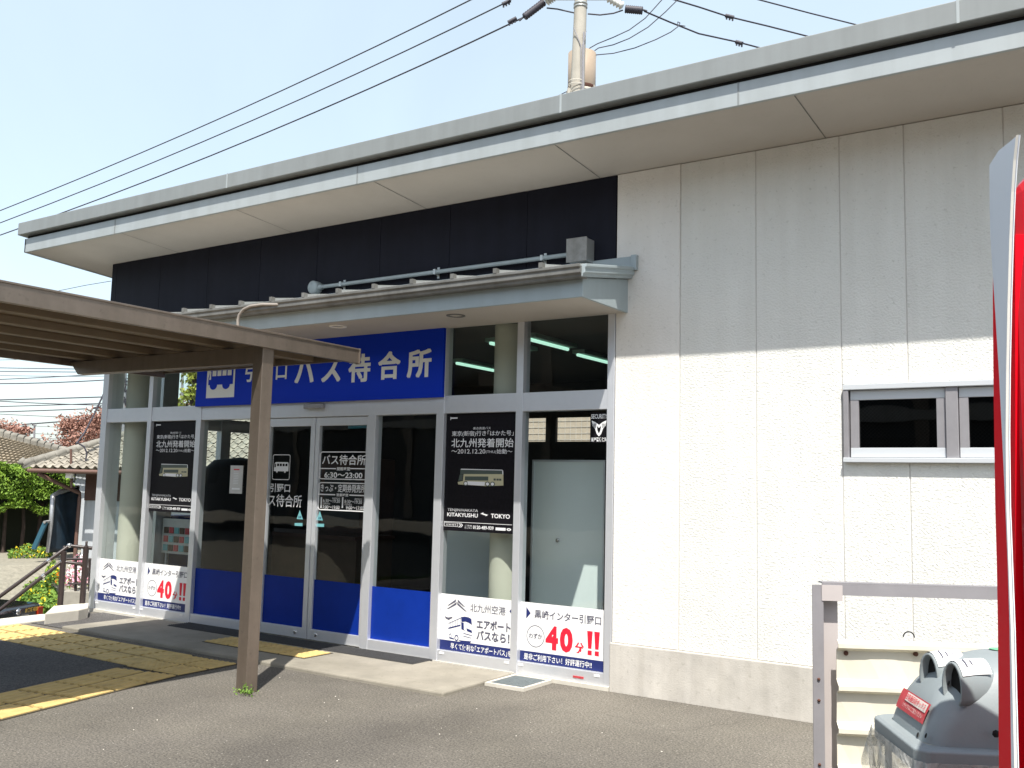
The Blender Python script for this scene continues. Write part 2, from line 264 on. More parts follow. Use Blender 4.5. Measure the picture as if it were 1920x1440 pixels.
# ---------------------------------------------------------------- lettering: flat meshes of glyphs fitted into a rectangle
_tc = {}
def glyphs(s, bold=0.0):
    k = (s, bold)
    if k in _tc: return _tc[k]
    c = bpy.data.curves.new('lettering', 'FONT'); c.body = s; c.size = 1; c.offset = bold; c.resolution_u = 3; c.fill_mode = 'BOTH'
    o = bpy.data.objects.new('lettering', c); COL.objects.link(o); bpy.context.view_layer.update()
    dg = bpy.context.evaluated_depsgraph_get(); me = bpy.data.meshes.new_from_object(o.evaluated_get(dg))
    vs = [(v.co.x, v.co.y) for v in me.vertices]; fs = [tuple(p.vertices) for p in me.polygons]
    bpy.data.objects.remove(o); bpy.data.curves.remove(c); bpy.data.meshes.remove(me)
    x0 = min(v[0] for v in vs); x1 = max(v[0] for v in vs); y0 = min(v[1] for v in vs); y1 = max(v[1] for v in vs)
    vs = [((x-x0)/max(x1-x0, 1e-6), (y-y0)/max(y1-y0, 1e-6)) for x, y in vs]
    _tc[k] = (vs, fs); return _tc[k]
def text(mb, s, o, ex, ey, bold=0.0):     # origin, full width vector, full height vector
    vs, fs = glyphs(s, bold); o, ex, ey = Vector(o), Vector(ex), Vector(ey)
    mb.add([o+ex*x+ey*y for x, y in vs], fs)
class Face:                               # a flat rectangle on which marks are laid out with u to the right and v down, both 0..1
    def __init__(s, x0, x1, z0, z1, y): s.x0, s.x1, s.z0, s.z1, s.y, s.n = x0, x1, z0, z1, y, 0
    def p(s, u, v, k=0): return Vector((s.x0+(s.x1-s.x0)*u, s.y-.0012*k-.00001*s.n, s.z1+(s.z0-s.z1)*v))
    def rect(s, mb, u0, v0, u1, v1, k=1): s.n += 1; mb.poly([s.p(u0, v1, k), s.p(u1, v1, k), s.p(u1, v0, k), s.p(u0, v0, k)])
    def pl(s, mb, uv, k=1): s.n += 1; mb.poly([s.p(u, v, k) for u, v in uv])
    def text(s, mb, t, u0, v0, u1, v1, bold=0.0, k=1):
        s.n += 1; o = s.p(u0, v1, k); text(mb, t, o, s.p(u1, v1, k)-o, s.p(u0, v0, k)-o, bold)
    def ring(s, mb, uc, vc, ru, rv, w, k=1, n=40):   # w as a fraction of the radius
        s.n += 1
        for i in range(n):
            a, b = 2*math.pi*i/n, 2*math.pi*(i+1)/n
            mb.poly([s.p(uc+ru*f*math.cos(q), vc+rv*f*math.sin(q), k) for f, q in ((1, a), (1, b), (1-w, b), (1-w, a))])
    def frame(s, mb, u0, v0, u1, v1, wu, wv, k=1, left=True, right=True):
        s.rect(mb, u0, v0, u1, v0+wv, k); s.rect(mb, u0, v1-wv, u1, v1, k)
        if left: s.rect(mb, u0, v0+wv, u0+wu, v1-wv, k)
        if right: s.rect(mb, u1-wu, v0+wv, u1, v1-wv, k)

# ================================================================ GROUND
def hgt(x, y):
    def ss(a, b, t):
        t = min(1, max(0, (t-a)/(b-a))); return t*t*(3-2*t)
    base = -0.012
    return base - 2.45*ss(-6.34, -6.8, x) + 1.5*ss(-18.8, -22.0, x)
g = MB()
xs = [-400, -200, -100, -60]+[-45+i*1.0 for i in range(36)]+[-9+i*.3 for i in range(6)]+[-7.2+i*.06 for i in range(18)]+[-6, -4, -2, 0, 2, 4, 7, 12, 30, 80, 400]
ys = [-400, -150, -60, -30, -15, -8, -4, -2, -1, 0, 1, 2, 4, 7, 10, 14, 18, 24, 32, 45, 70, 120, 400]
g.v = [(x, y, hgt(x, y)) for y in ys for x in xs]; nx = len(xs)
for j in range(len(ys)-1):
    for i in range(nx-1):
        xm = (xs[i]+xs[i+1])/2; ym = (ys[j]+ys[j+1])/2
        if xm > -6.3 and xm < 0 and 0 < ym < 4: pass
        g.f.append((j*nx+i, j*nx+i+1, (j+1)*nx+i+1, (j+1)*nx+i)); g.sm.append(False)
        g.mi.append(2 if -19.9 < xm < -18.6 else (1 if xm <= -19.9 else 0))
struct(g.build('ground', [M['asph'], M['soil'], M['grassg']]), 'grey asphalt forecourt, gravel yard and grass bank')
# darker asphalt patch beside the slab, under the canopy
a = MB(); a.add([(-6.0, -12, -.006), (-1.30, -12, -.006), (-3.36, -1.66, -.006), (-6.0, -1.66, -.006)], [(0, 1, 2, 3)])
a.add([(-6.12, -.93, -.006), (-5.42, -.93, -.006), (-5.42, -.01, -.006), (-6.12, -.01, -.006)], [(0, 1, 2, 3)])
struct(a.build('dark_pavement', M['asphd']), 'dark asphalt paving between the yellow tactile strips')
# entrance slab
b = MB(); b.prism([(-5.40, -.945, -.05), (-.80, -.945, -.05), (-.82, -.05, -.05), (-5.40, -.05, -.05)], (0, 0, .068))
struct(b.build('entrance_slab', M['conc'], bevel=.012), 'thin concrete slab in front of the glass doors')
# tactile paving: 0.3 m tiles with guiding bars or warning dots
def tactile(x0, x1, y0, y1, z, kind, along, piv=None, rot=0.0):
    t, jn = MB(), MB(); nx_, ny_ = max(1, round((x1-x0)/.305)), max(1, round((y1-y0)/.305)); sx, sy_ = (x1-x0)/nx_, (y1-y0)/ny_
    for i in range(nx_):
        for j in range(ny_):
            X, Y = x0+i*sx, y0+j*sy_; q = .013
            dz = random.uniform(-.001, .001)
            t.box(X+q, X+sx-q, Y+q, Y+sy_-q, z-.02, z+.006+dz)
            if kind == 'bars':
                for k in range(4):
                    c = (k+.5)/4
                    if along == 'y':
                        xm = X+q+(sx-2*q)*c; pr = [(xm-.024, 0), (xm-.014, .005), (xm+.014, .005), (xm+.024, 0)]
                        t.prism([(p, Y+.018, z+.0062+dz+h) for p, h in pr], (0, sy_-.036, 0))
                    else:
                        ym = Y+q+(sy_-2*q)*c; pr = [(ym-.024, 0), (ym-.014, .005), (ym+.014, .005), (ym+.024, 0)]
                        t.prism([(X+.018, p, z+.0062+dz+h) for p, h in pr], (sx-.036, 0, 0))
            else:
                for k in range(5):
                    for l in range(5):
                        t.lathe((X+sx*(k+.5)/5, Y+sy_*(l+.5)/5, z+.006+dz), [(.020, 0), (.012, .005), (.0, .005)], 8)
    jn.box(x0-.004, x1+.004, y0-.004, y1+.004, z-.03, z+.0005)
    if piv:
        ca, sa = math.cos(rot), math.sin(rot)
        for m_ in (t, jn): m_.v = [(piv[0]+x*ca-y*sa, piv[1]+x*sa+y*ca, z_) for x, y, z_ in m_.v]
    o = t.build('tactile_paving', M['tact']); jn.build('joint', M['joint'], o); o['kind'] = 'structure'; o['category'] = 'tactile paving'; return o
o = tactile(-.61, 0, -7.6, 0, -.008, 'bars', 'y', (-2.735, -1.65), R(11.5)); o['label'] = 'yellow guiding strip running away from the doors along the canopy'
o = tactile(-6.15, -3.33, -1.65, -1.035, -.0115, 'bars', 'x'); o['label'] = 'yellow guiding strip running left along the front of the slab'
o = tactile(-.61, 0, .004, .60, -.0075, 'dots', 'y', (-2.735, -1.655), R(3)); o['label'] = 'yellow dotted warning tiles at the corner of the two strips'
o = tactile(-3.70, -2.44, -.66, -.33, .020, 'dots', 'y'); o['label'] = 'yellow dotted warning tiles on the slab before the doors'
# mat (drain grid) in front of door
b = MB(); b.box(-4.70, -1.62, -.275, -.02, .0, .024)
for i in range(10): b.box(-4.69, -1.63, -.268+i*.025, -.258+i*.025, .024, .029)
tag(b.build('door_mat', M['dmat']), 'long dark grey ribbed mat along the foot of the sliding doors', 'mat')
# grate
b = MB(); b.box(-.80, -.46, -.44, -.415, -.02, .012); b.box(-.80, -.46, -.065, -.04, -.02, .012); b.box(-.80, -.775, -.415, -.065, -.02, .012); b.box(-.485, -.46, -.415, -.065, -.02, .012)
gr = b.build('drain_cover', M['kerb']); tag(gr, 'square metal drain cover in a pale concrete frame by the glazing', 'drain cover')
b = MB(); b.box(-.775, -.485, -.415, -.065, -.02, .004)
for i in range(22): b.box(-.772, -.488, -.411+i*.0158, -.403+i*.0158, .004, .010)
b.build('lid', M['grate'], gr)

# ================================================================ BUILDING
B = empty('bus_terminal', (-3.2, 2, 0), 'white single storey bus waiting room with dark upper band and overhanging roof', 'building')
# white wall panels (right)
J = [0.022, .545, 1.113, 1.690, 2.10, 2.68, 3.25, 3.82, 4.39, 4.96, 5.53, 6.10]
w = MB()
for i in range(len(J)-1):
    x0, x1 = J[i], J[i+1]-.007
    if i == 0: w.cur = 1
    else: w.cur = 0
    zz = [(0.338, 3.858)]
    if 1.6 < x0 < 2.7: zz = [(.338, 1.66), (2.17, 3.858)]
    if 2.6 < x0 < 2.7: w.box(3.002, x1, 0.0, .12, 1.66, 2.17)
    for z0, z1 in zz:
        w.box(x0, x1, 0.0 if i else -.006, .12, z0, z1)
w.build('wall', [M['wall'], M['wallsm']], B, bevel=.004)
w = MB(); w.box(.03, 6.1, .005, .115, .30, 1.66); w.box(.03, 6.1, .005, .115, 2.17, 3.857); w.box(.03, 1.69, .005, .115, 1.66, 2.17); w.box(3.0, 6.1, .005, .115, 1.66, 2.17)
w.build('joint_sealant', mat('joint_sealant', (.55, .53, .50), .9), B)
p = MB(); p.box(.010, 6.12, -.022, .12, -.3, .336); p.build('plinth', M['plinth'], B, bevel=.008)
# dark band
d = MB(); xj = [-6.42, -6.33]+[-6.33+.79*i for i in range(1, 8)]+[.015]
for i in range(len(xj)-1): d.box(xj[i], xj[i+1]-.005, .0, .1, 2.82, 3.858)
d.box(-6.415, .01, .006, .1, 2.82, 3.857)
d.build('dark_upper_wall', M['dark'], B)
# left end wall: dark band above side glazing, and return wall further back
d = MB(); d.box(-6.42, -6.32, .1, 4.6, 2.82, 3.9); d.build('side_upper_wall', M['dark'], B)
d = MB(); d.box(-6.40, -6.30, 2.40, 4.6, 0, 2.82); d.build('side_wall', M['wallsm'], B)
# roof
SL = .07
r = MB()
def zr(y, z): return z-SL*(y+.71)
r.add([(-6.985, -.71, 3.912), (6.4, -.71, 3.912), (6.4, 5.2, zr(5.2, 3.912)), (-6.985, 5.2, zr(5.2, 3.912)), (-6.985, -.71, 3.95), (6.4, -.71, 3.95), (6.4, 5.2, zr(5.2, 3.95)), (-6.985, 5.2, zr(5.2, 3.95))],
      [(0, 3, 2, 1), (4, 5, 6, 7), (0, 1, 5, 4), (1, 2, 6, 5), (2, 3, 7, 6), (3, 0, 4, 7)])
so_ = r.build('soffit', M['soffit'], B)
s = MB()
for x in (-3.53, -1.86, -.135, 1.60, 3.3, 5.0, -5.25):
    s = MB(); s.add([(x-.004, -.700, zr(-.70, 3.9105)), (x+.004, -.700, zr(-.70, 3.9105)), (x+.004, .0, zr(0, 3.9105)), (x-.004, .0, zr(0, 3.9105))], [(0, 1, 2, 3)])
    s.build('board_joint', M['awngut'], so_)
f = MB(); f.box(-6.98, 6.40, -.695, -.660, 3.96, 4.11); f.build('shadow_gap', M['seal'], B)  # black strip puts the shade of the recess into the colour
f = MB(); f.box(-6.99, 6.41, -.722, -.696, 3.905, 4.060)
f.prism([(-6.995, -.722, 3.905), (-6.995, 5.2, zr(5.2, 3.905)), (-6.995, 5.2, zr(5.2, 4.09)), (-6.995, -.722, 4.06)], (.03, 0, 0))
fo = f.build('fascia', M['fascia'], B, bevel=.004)
s = MB()
for x in (-5.33, -2.02, 1.25, 4.5): 
    s = MB(); s.box(x-.006, x+.006, -.7245, -.7215, 3.906, 4.058); s.build('cover_strip', M['gutterm'], fo)
f = MB()
f.add([(-7.055, -.776, 4.098), (6.5, -.776, 4.098), (6.5, 5.25, zr(5.25, 4.098)), (-7.055, 5.25, zr(5.25, 4.098)), (-7.055, -.776, 4.236), (6.5, -.776, 4.236), (6.5, 5.25, zr(5.25, 4.236)), (-7.055, 5.25, zr(5.25, 4.236))],
      [(0, 3, 2, 1), (4, 5, 6, 7), (0, 1, 5, 4), (1, 2, 6, 5), (2, 3, 7, 6), (3, 0, 4, 7)])
ro = f.build('roof', M['gutterm'], B, bevel=.006)
s = MB()
for x in (-3.58, -.04, 2.55, 5.2): 
    s = MB(); s.box(x-.008, x+.008, -.7785, -.7755, 4.099, 4.237); s.build('cover_strip', M['fascia'], ro)

# ---- glazing frame
q = MB(); q.box(-6.45, -5.402, -.03, .09, -.06, .017); q.box(-.80, .009, -.03, .09, -.06, .017); q.box(-5.40, -.82, -.018, .09, -.06, .0175); q.build('threshold', M['kerb'], B)
MUL = [(-6.425, -6.325), (-5.592, -5.527), (-4.790, -4.715), (-1.668, -1.588), (-.864, -.800), (-.042, .018)]
f = MB()
for i, (x0, x1) in enumerate(MUL): f.box(x0, x1, -.012, .09, .0, 2.84)
for i in range(5):
    x0, x1 = MUL[i][1], MUL[i+1][0]
    f.box(x0, x1, -.004, .085, 2.05, 2.20)       # transom
    f.box(x0, x1, -.002, .085, 2.79, 2.835)      # head
    if i != 2: f.box(x0, x1, -.004, .085, .018, .105)
f.box(-2.438, -2.350, -.008, .085, .018, 2.05); f.box(-3.84, -3.76, -.004, .085, .018, 2.05)   # door jambs
f.box(-2.350, -1.668, -.004, .085, .018, .108); f.box(-4.715, -3.84, -.004, .085, .018, .108)
gf = f.build('window_frame', M['alu'], B, bevel=.003)
s = MB()
for x in (-6.28, -5.62, -5.50, -4.85, -1.54, -.90, -.77, -.10): 
    s = MB(); s.box(x-.022, x+.022, -.0075, -.004, .074, .090); s.build('label_plate', M['white'], gf)
s = MB(); s.box(-.30, -.21, -.0075, -.004, .045, .060); s.build('torn_sticker', M['stick'], gf)
# panes
def pane(x0, x1, z0, z1, y=.04, par=B, nm='glass_pane'):
    q = MB(); q.poly([(x0, y, z0), (x1, y, z0), (x1, y, z1), (x0, y, z1)]); return q.build(nm, M['glass'], par, fixn=False)
for i in (0, 1, 3, 4):
    x0, x1 = MUL[i][1], MUL[i+1][0]; pane(x0, x1, .105, 2.05); pane(x0, x1, 2.20, 2.79)
pane(-2.350, -1.668, .108, 2.05); pane(-4.715, -3.84, .108, 2.05)
# head above the doors behind the sign
h = MB(); h.box(-4.715, -1.668, .02, .085, 2.20, 2.79); h.build('door_head_panel', M['alu'], B)
# blue films on the fixed lights
for x0, x1, nm in ((-2.348, -1.670, 0), (-4.713, -3.842, 1)):
    q = MB(); q.box(x0, x1, .030, .037, .109, .556); q.build('blue_film', M['blue'], B)
# sliding doors
for k, (x0, x1) in enumerate(((-3.76, -3.108), (-3.098, -2.440))):
    e = MB(); y0, y1 = .012, .052
    l, rr = (.05, .055) if k == 0 else (.046, .03)
    e.box(x0, x0+l, y0, y1, .028, 2.045); e.box(x1-rr, x1, y0, y1, .028, 2.045); e.box(x0+l, x1-rr, y0, y1, .028, .120); e.box(x0+l, x1-rr, y0, y1, 1.968, 2.045)
    dr = e.build('sliding_door', M['alu'], B, bevel=.002)
    q = MB(); q.poly([(x0+l, .040, .12), (x1-rr, .040, .12), (x1-rr, .040, 1.968), (x0+l, .040, 1.968)]); q.build('door_glass', M['glass'], dr, fixn=False)
    q = MB(); q.box(x0+l, x1-rr, .031, .036, .121, .562); q.build('blue_film', M['blue'], dr)
    q = MB(); q.lathe(((x1-.14) if k == 0 else (x0+.115), .012, .075), [(.018, 0), (.018, .006), (.010, .008), (0, .008)], 16, (0, -1, 0)); q.build('lock', M['chrome'], dr)
q = MB(); q.box(-3.22, -2.98, -.045, -.004, 2.125, 2.168); q.build('door_sensor', M['fencem'], B, bevel=.006)
# side glazing (left end), seen through the front panes
f = MB(); X0, X1 = -6.42, -6.33
for y0, y1 in ((.09, .19), (.715, .925), (1.60, 1.745), (2.30, 2.40)): f.box(X0, X1, y0, y1, 0, 2.82)
for y0, y1 in ((.19, .715), (.925, 1.60), (1.745, 2.30)):
    f.box(X0+.01, X1-.01, y0, y1, 2.05, 2.20); f.box(X0+.01, X1-.01, y0, y1, 0, .11); f.box(X0+.01, X1-.01, y0, y1, 2.76, 2.82)
    for z0, z1 in ((.11, 2.05), (2.20, 2.76)):
        q = MB(); q.poly([(-6.375, y0, z0), (-6.375, y1, z0), (-6.375, y1, z1), (-6.375, y0, z1)]); q.build('glass_pane', M['glass'], B, fixn=False)
f.build('side_window_frame', M['alu'], B)
# interior shell
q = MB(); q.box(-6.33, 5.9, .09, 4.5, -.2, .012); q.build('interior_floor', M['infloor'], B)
q = MB(); q.box(-6.33, 5.9, .12, 4.5, 2.80, 2.86); ce = q.build('ceiling', M['ceil'], B)
q = MB()
xa, xb, xc, xd = (at_y(p_, 805, 4.2).x for p_ in (985, 1023, 1042, 1108)); za, zb = at_y(1040, 828, 4.2).z, at_y(1040, 783, 4.2).z
q.box(-6.33, xa, 4.2, 4.25, 0, 2.8); q.box(xd, 5.9, 4.2, 4.25, 0, 2.8); q.box(xa, xd, 4.2, 4.25, 0, za); q.box(xa, xd, 4.2, 4.25, zb, 2.8); q.box(xb, xc, 4.2, 4.25, za, zb)
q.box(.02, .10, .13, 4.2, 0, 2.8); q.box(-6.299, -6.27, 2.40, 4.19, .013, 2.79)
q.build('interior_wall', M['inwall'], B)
q = MB(); q.box(5.9, 6.1, .12, 4.5, -.2, 3.6); q.box(-6.42, xa-.2, 4.26, 4.5, -.2, 3.6); q.box(xd+.3, 6.1, 4.26, 4.5, -.2, 3.6); q.box(xa-.2, xd+.3, 4.26, 4.5, -.2, za-.15); q.box(xa-.2, xd+.3, 4.26, 4.5, zb+.15, 3.6)
q.build('rear_wall', M['wallsm'], B)
for cx, cy_ in ((at_y(249, 960, .27).x, .27), (at_y(928, 1000, .27).x+.125, .27)):
    q = MB(); q.lathe((cx, cy_, .01), [(.145, 0), (.145, 2.79)], 32); q.build('column', M['column'], B)
# pale partition board behind right bay
YB = .50; xa, xb = at_y(1000, 960, YB).x, at_y(1131, 960, YB).x; zt_ = at_y(1065, 866, YB).z
q = MB(); q.box(xa, xb, YB, YB+.03, .012, zt_); bo = q.build('partition_board', M['board']); tag(bo, 'pale grey partition board standing just inside the right hand window', 'partition')
q = MB(); q.box(xa-.016, xa, YB-.008, YB+.038, .012, zt_+.016); q.box(xb, xb+.016, YB-.008, YB+.038, .012, zt_+.016); q.box(xa, xb, YB-.008, YB+.038, zt_, zt_+.016); q.build('edge_trim', M['alu'], bo)
c_ = at_y(1046, 1013, YB-.001); q = MB(); q.lathe(c_, [(.016, 0), (.016, .012), (0, .012)], 12, (0, -1, 0)); q.build('knob', M['chrome'], bo)
# second board behind bay four
q = MB(); xa, xb = at_y(845, 1050, .9).x, at_y(958, 1050, .9).x; q.box(xa-.2, xb+.1, .9, .93, .05, 1.22)
tag(q.build('partition_board', M['board']), 'pale grey low partition behind the round column at the right window', 'partition')
# ceiling lights
for i, (x, y, l) in enumerate(((-1.17, 1.0, .75), (-1.27, 2.1, .8), (-2.79, 2.2, .9), (-3.9, 1.2, .9), (-1.62, 1.05, .7))):
    q = MB(); q.box(x-.07, x+.07, y-l/2, y+l/2, 2.765, 2.80); lt = q.build('ceiling_light', M['lampb'])
    tag(lt, ['lit fluorescent ceiling lamp in the upper right window pane, nearer one', 'lit fluorescent ceiling lamp at the right edge of the upper right pane', 'lit fluorescent ceiling lamp left of the column in the upper window', 'ceiling lamp behind the blue sign near the doors', 'lit ceiling lamp half hidden behind the round column at the right'][i], 'ceiling lamp', 'fluorescent lamps on the ceiling')
    q = MB(); q.tube([(x-.02, y-l/2+.02, 2.752), (x-.02, y+l/2-.02, 2.752)], .016, 8); q.build('tube', M['lamp'], lt)
# ---- neighbour tiled wall behind
q = MB(); q.box(-9, 2.5, 6.8, 7.0, -.2, 3.6); tw = q.build('tiled_building', M['btile']); tag(tw, 'beige tiled building seen through the small rear windows', 'building')
q = MB()
for i in range(115): q.box(-9+i*.1, -8.99+i*.1, 6.796, 6.7995, 1.2, 3.6)
for i in range(24): q.box(-9, 2.5, 6.794, 6.7955, 1.2+i*.1, 1.21+i*.1)
q.build('grout', M['plinth'], tw)

# ---- awning over the doors
A = MB(); yF, yG, xR, xL = -.70, -.79, .10, -6.52
A.box(xL, xR, yF+.02, -.001, 2.775, 2.80); aw = empty('entrance_awning', (-3.2, -.4, 2.8), 'long grey metal awning with ribbed roof over the glass front', 'awning')
A.build('soffit', M['soffit'], aw)
A = MB(); A.box(xL, xR, yF, yF+.02, 2.772, 2.90); A.prism([(xR-.001, yF, 2.772), (xR-.001, -.001, 2.772), (xR-.001, -.001, 3.03), (xR-.001, yF, 2.905)], (.021, 0, 0)); A.box(xL-.02, xL, yF, -.001, 2.772, 2.90); A.build('fascia', M['awnfas'], aw, bevel=.003)
A = MB(); pr = [(yF+.01, 2.895), (yG+.02, 2.895), (yG+.015, 2.915), (yG, 2.925), (yG, 2.955), (yG-.01, 2.965), (yG-.01, 2.985), (yF+.01, 2.985)]
A.prism([(xL-.05, y, z) for y, z in pr], (xR-xL+.10, 0, 0)); A.build('gutter', M['awngut'], aw, bevel=.003)
A = MB()   # side return of the gutter, same profile turned onto the end
pr2 = [(xR+.015, 2.897), (xR+.055, 2.897), (xR+.06, 2.915), (xR+.075, 2.925), (xR+.075, 2.955), (xR+.085, 2.965), (xR+.085, 2.985), (xR+.015, 2.985)]
A.prism([(x, yF-.07, z) for x, z in pr2], (0, .765, .135)); A.build('end_trim', M['awnfas'], aw, bevel=.003)
A = MB(); A.add([(xL-.03, yG, 2.985), (xR+.05, yG, 2.985), (xR+.05, -.002, 3.125), (xL-.03, -.002, 3.125), (xL-.03, yG, 2.97), (xR+.05, yG, 2.97), (xR+.05, -.002, 3.11), (xL-.03, -.002, 3.11)], [(0, 1, 2, 3), (7, 6, 5, 4), (0, 4, 5, 1), (1, 5, 6, 2), (2, 6, 7, 3), (3, 7, 4, 0)])
rf = A.build('roof_sheet', M['steel'], aw)
A = MB()
for i in range(17):
    x = -.166-.39*i
    if x < xL: break
    A = MB(); A.prism([(x-.009, yG+.03, 2.990), (x+.009, yG+.03, 2.990), (x+.009, yG+.03, 3.020), (x-.009, yG+.03, 3.020)], (0, .75, .135)); A.cur = 1; A.box(x-.015, x+.015, yG-.012, yG+.029, 2.986, 3.024)
    A.build('standing_seam', [M['steel'], M['awngut']], rf)
A = MB(); A.prism([(xR+.06, -.05, 3.10), (xR+.06, -.003, 3.10), (xR+.06, -.003, 3.20), (xR+.06, -.02, 3.20)], (xL-xR-.1, 0, 0)); A.box(xR+.0605, xR+.105, -.045, -.007, 3.09, 3.203); A.build('flashing', M['awnfas'], aw)
for x, y in ((-2.379, -.50), (-1.139, -.48)):
    A = MB(); A.lathe((x, y, 2.775), [(.075, 0), (.075, -.006), (.055, -.006), (.052, .0), (.05, .012), (0, .012)], 24); A.build('downlight', M['awngut'] if x > -2 else M['vtrim'], aw)
# blue sign board
sg = MB(); sg.box(-4.775, -1.588, -.045, -.013, 2.185, 2.785); sgo = sg.build('sign_board', M['sign'], bevel=.003)
tag(sgo, 'wide blue sign board with bus symbol and white lettering above the doors', 'sign')
F = Face(-4.775, -1.588, 2.185, 2.785, -.046)
def su(px, py): # pixel on the sign plane to u, v
    q = at_y(px, py, -.046); return (q.x-F.x0)/(F.x1-F.x0), (F.z1-q.z)/(F.z1-F.z0)
t = MB()
def sch(c, x0, y0, x1, y1, bold):
    a = su(x0, y1); b = su(x1, y0); w_ = bold*1.7*(b[0]-a[0])
    for du, dv_ in ((0, 0), (w_, 0), (0, w_*3), (w_, w_*3)): F.text(t, c, a[0]+du, b[1]+dv_, b[0]-w_+du, a[1]-w_*3+dv_, .008)
for c, x0, y0, x1, y1, bo_ in (('所', 762.5, 653, 810, 709.5, .035), ('合', 708, 657, 752, 712.5, .035), ('待', 652.5, 662, 696, 717.5, .035), ('ス', 602, 668, 640, 717.5, .035), ('バ', 552, 668, 592, 719, .035)):
    sch(c, x0, y0, x1, y1, bo_)
for c, x0, y0, x1, y1 in (('口', 517, 677, 539, 712), ('野', 488, 674, 513, 714), ('引', 459, 676, 483, 717)): sch(c, x0, y0, x1, y1, .02)
t.build('lettering', M['cream'], sgo)
t = MB(); a = su(386.5, 742); u0, u1 = a[0], su(439, 740)[0]; vb = .865; vt = .22
F.rect(t, u0, vt, u1, vb); so2 = t.build('bus_symbol', M['cream'], sgo)
t = MB(); uu = lambda q: u0+(u1-u0)*q; vv = lambda q: vt+(vb-vt)*q
F.pl(t, [(uu(.06), vv(.66)), (uu(.06), vv(.46)), (uu(.14), vv(.24)), (uu(.94), vv(.24)), (uu(.94), vv(.62)), (uu(.94), vv(.66))], 2)
for c in (.25, .70): F.ring(t, uu(c), vv(.67), .018, .075, 1, 2, 16)
t.build('bus_shape', M['sign'], so2)
t = MB()
for k in range(4): F.rect(t, uu(.20+.18*k), vv(.29), uu(.34+.18*k), vv(.43), 3)
F.pl(t, [(uu(.09), vv(.52)), (uu(.12), vv(.30)), (uu(.155), vv(.30)), (uu(.155), vv(.52))], 3)
t.build('bus_window', M['cream'], so2)

# ---- junction box and conduit on the dark band
q = MB(); q.box(-.345, -.175, -.13, -.001, 3.185, 3.365); jb = q.build('junction_box', M['steel'], bevel=.006); tag(jb, 'square weathered metal junction box on the dark upper wall', 'junction box')
q = MB(); q.box(-.35, -.17, -.136, -.1305, 3.18, 3.37); q.build('cover', mat('box_cover', (.36, .35, .33), .5, .5, noise=.3, nscale=14, streak=.25), jb, bevel=.003)
q = MB(); q.tube([(-3.10, -.045, 3.268), (-.346, -.045, 3.268)], .018, 12); cn = q.build('conduit_pipe', M['awnfas']); tag(cn, 'grey conduit pipe running along the dark wall to the junction box', 'pipe')
q = MB(); q.lathe((-3.14, -.006, 3.268), [(.062, 0), (.062, .07), (.055, .078), (0, .078)], 24, (0, -1, 0)); q.tube([(-3.085, -.045, 3.268), (-3.04, -.045, 3.268)], .026, 12); q.tube([(-3.14, -.045, 3.21), (-3.14, -.045, 3.09)], .026, 12); q.build('elbow_box', M['awnfas'], cn)
for x in (-2.80, -1.70, -.62):
    q = MB(); q.box(x-.012, x+.012, -.066, -.001, 3.246, 3.29); q.box(x-.012, x+.012, -.006, -.001, 3.22, 3.316); q.build('clip', M['steel'], cn)
# ---- high window in the white wall
q = MB(); wn = empty('wall_window', (2.2, 0, 1.9), 'grey framed pair of small wired glass windows high in the white wall', 'window')
x0, x1, z0, z1 = 1.70, 3.0, 1.66, 2.165
q.box(x0, x1, -.035, .05, z1-.035, z1); q.box(x0, x1, -.045, .05, z0, z0+.03); q.build('frame', M['sashm'], wn, bevel=.003)  # head and sill paler: bright light on the metal put into the colour
xm = at_y(1785, 790, -.02).x
for ja, jb_, jy in ((x0, x0+.032, -.03), (x1-.032, x1, -.03), (xm-.035, xm+.035, -.02)): q = MB(); q.box(ja, jb_, jy, .05, z0+.03, z1-.035); q.build('jamb', M['fencem'], wn, bevel=.003)  # same metal in darker grey, where the uprights catch less light
for a0, a1 in ((x0+.035, xm-.035), (xm+.035, x1-.035)):
    q = MB(); q.box(a0+.004, a1-.004, .0, .04, z0+.034, z0+.095); q.box(a0+.004, a1-.004, .0, .04, z1-.10, z1-.039); sa = q.build('sash', M['sashm'], wn, bevel=.002)
    for b0, b1 in ((a0+.004, a0+.056), (a1-.056, a1-.004)): q = MB(); q.box(b0, b1, .0, .04, z0+.095, z1-.10); q.build('stile', M['fencem'], sa, bevel=.002)  # stiles darkened like the jambs, rails kept in the lit tone
    q = MB(); q.poly([(a0+.056, .02, z0+.095), (a1-.056, .02, z0+.095), (a1-.056, .02, z1-.10), (a0+.056, .02, z1-.10)]); q.build('wired_glass', M['wglass'], sa, fixn=False)
    q = MB(); w_, h_ = a1-a0-.112, z1-z0-.195
    for k in range(-16, 30):       # wire mesh in the glass
        for sg_ in (1, -1):
            c = k*.024; pts = []
            ax, az = (c, 0) if sg_ == 1 else (c, h_)
            t0, t1 = max(0, -c), min(h_, w_-c)
            if t1 > t0: q.bar((a0+.056+c+t0, .0215, z0+.095+(t0 if sg_ == 1 else h_-t0)), (a0+.056+c+t1, .0215, z0+.095+(t1 if sg_ == 1 else h_-t1)), .0011, .0011, (0, 1, 0))
    q.build('wire_mesh', M['awngut'], sa)

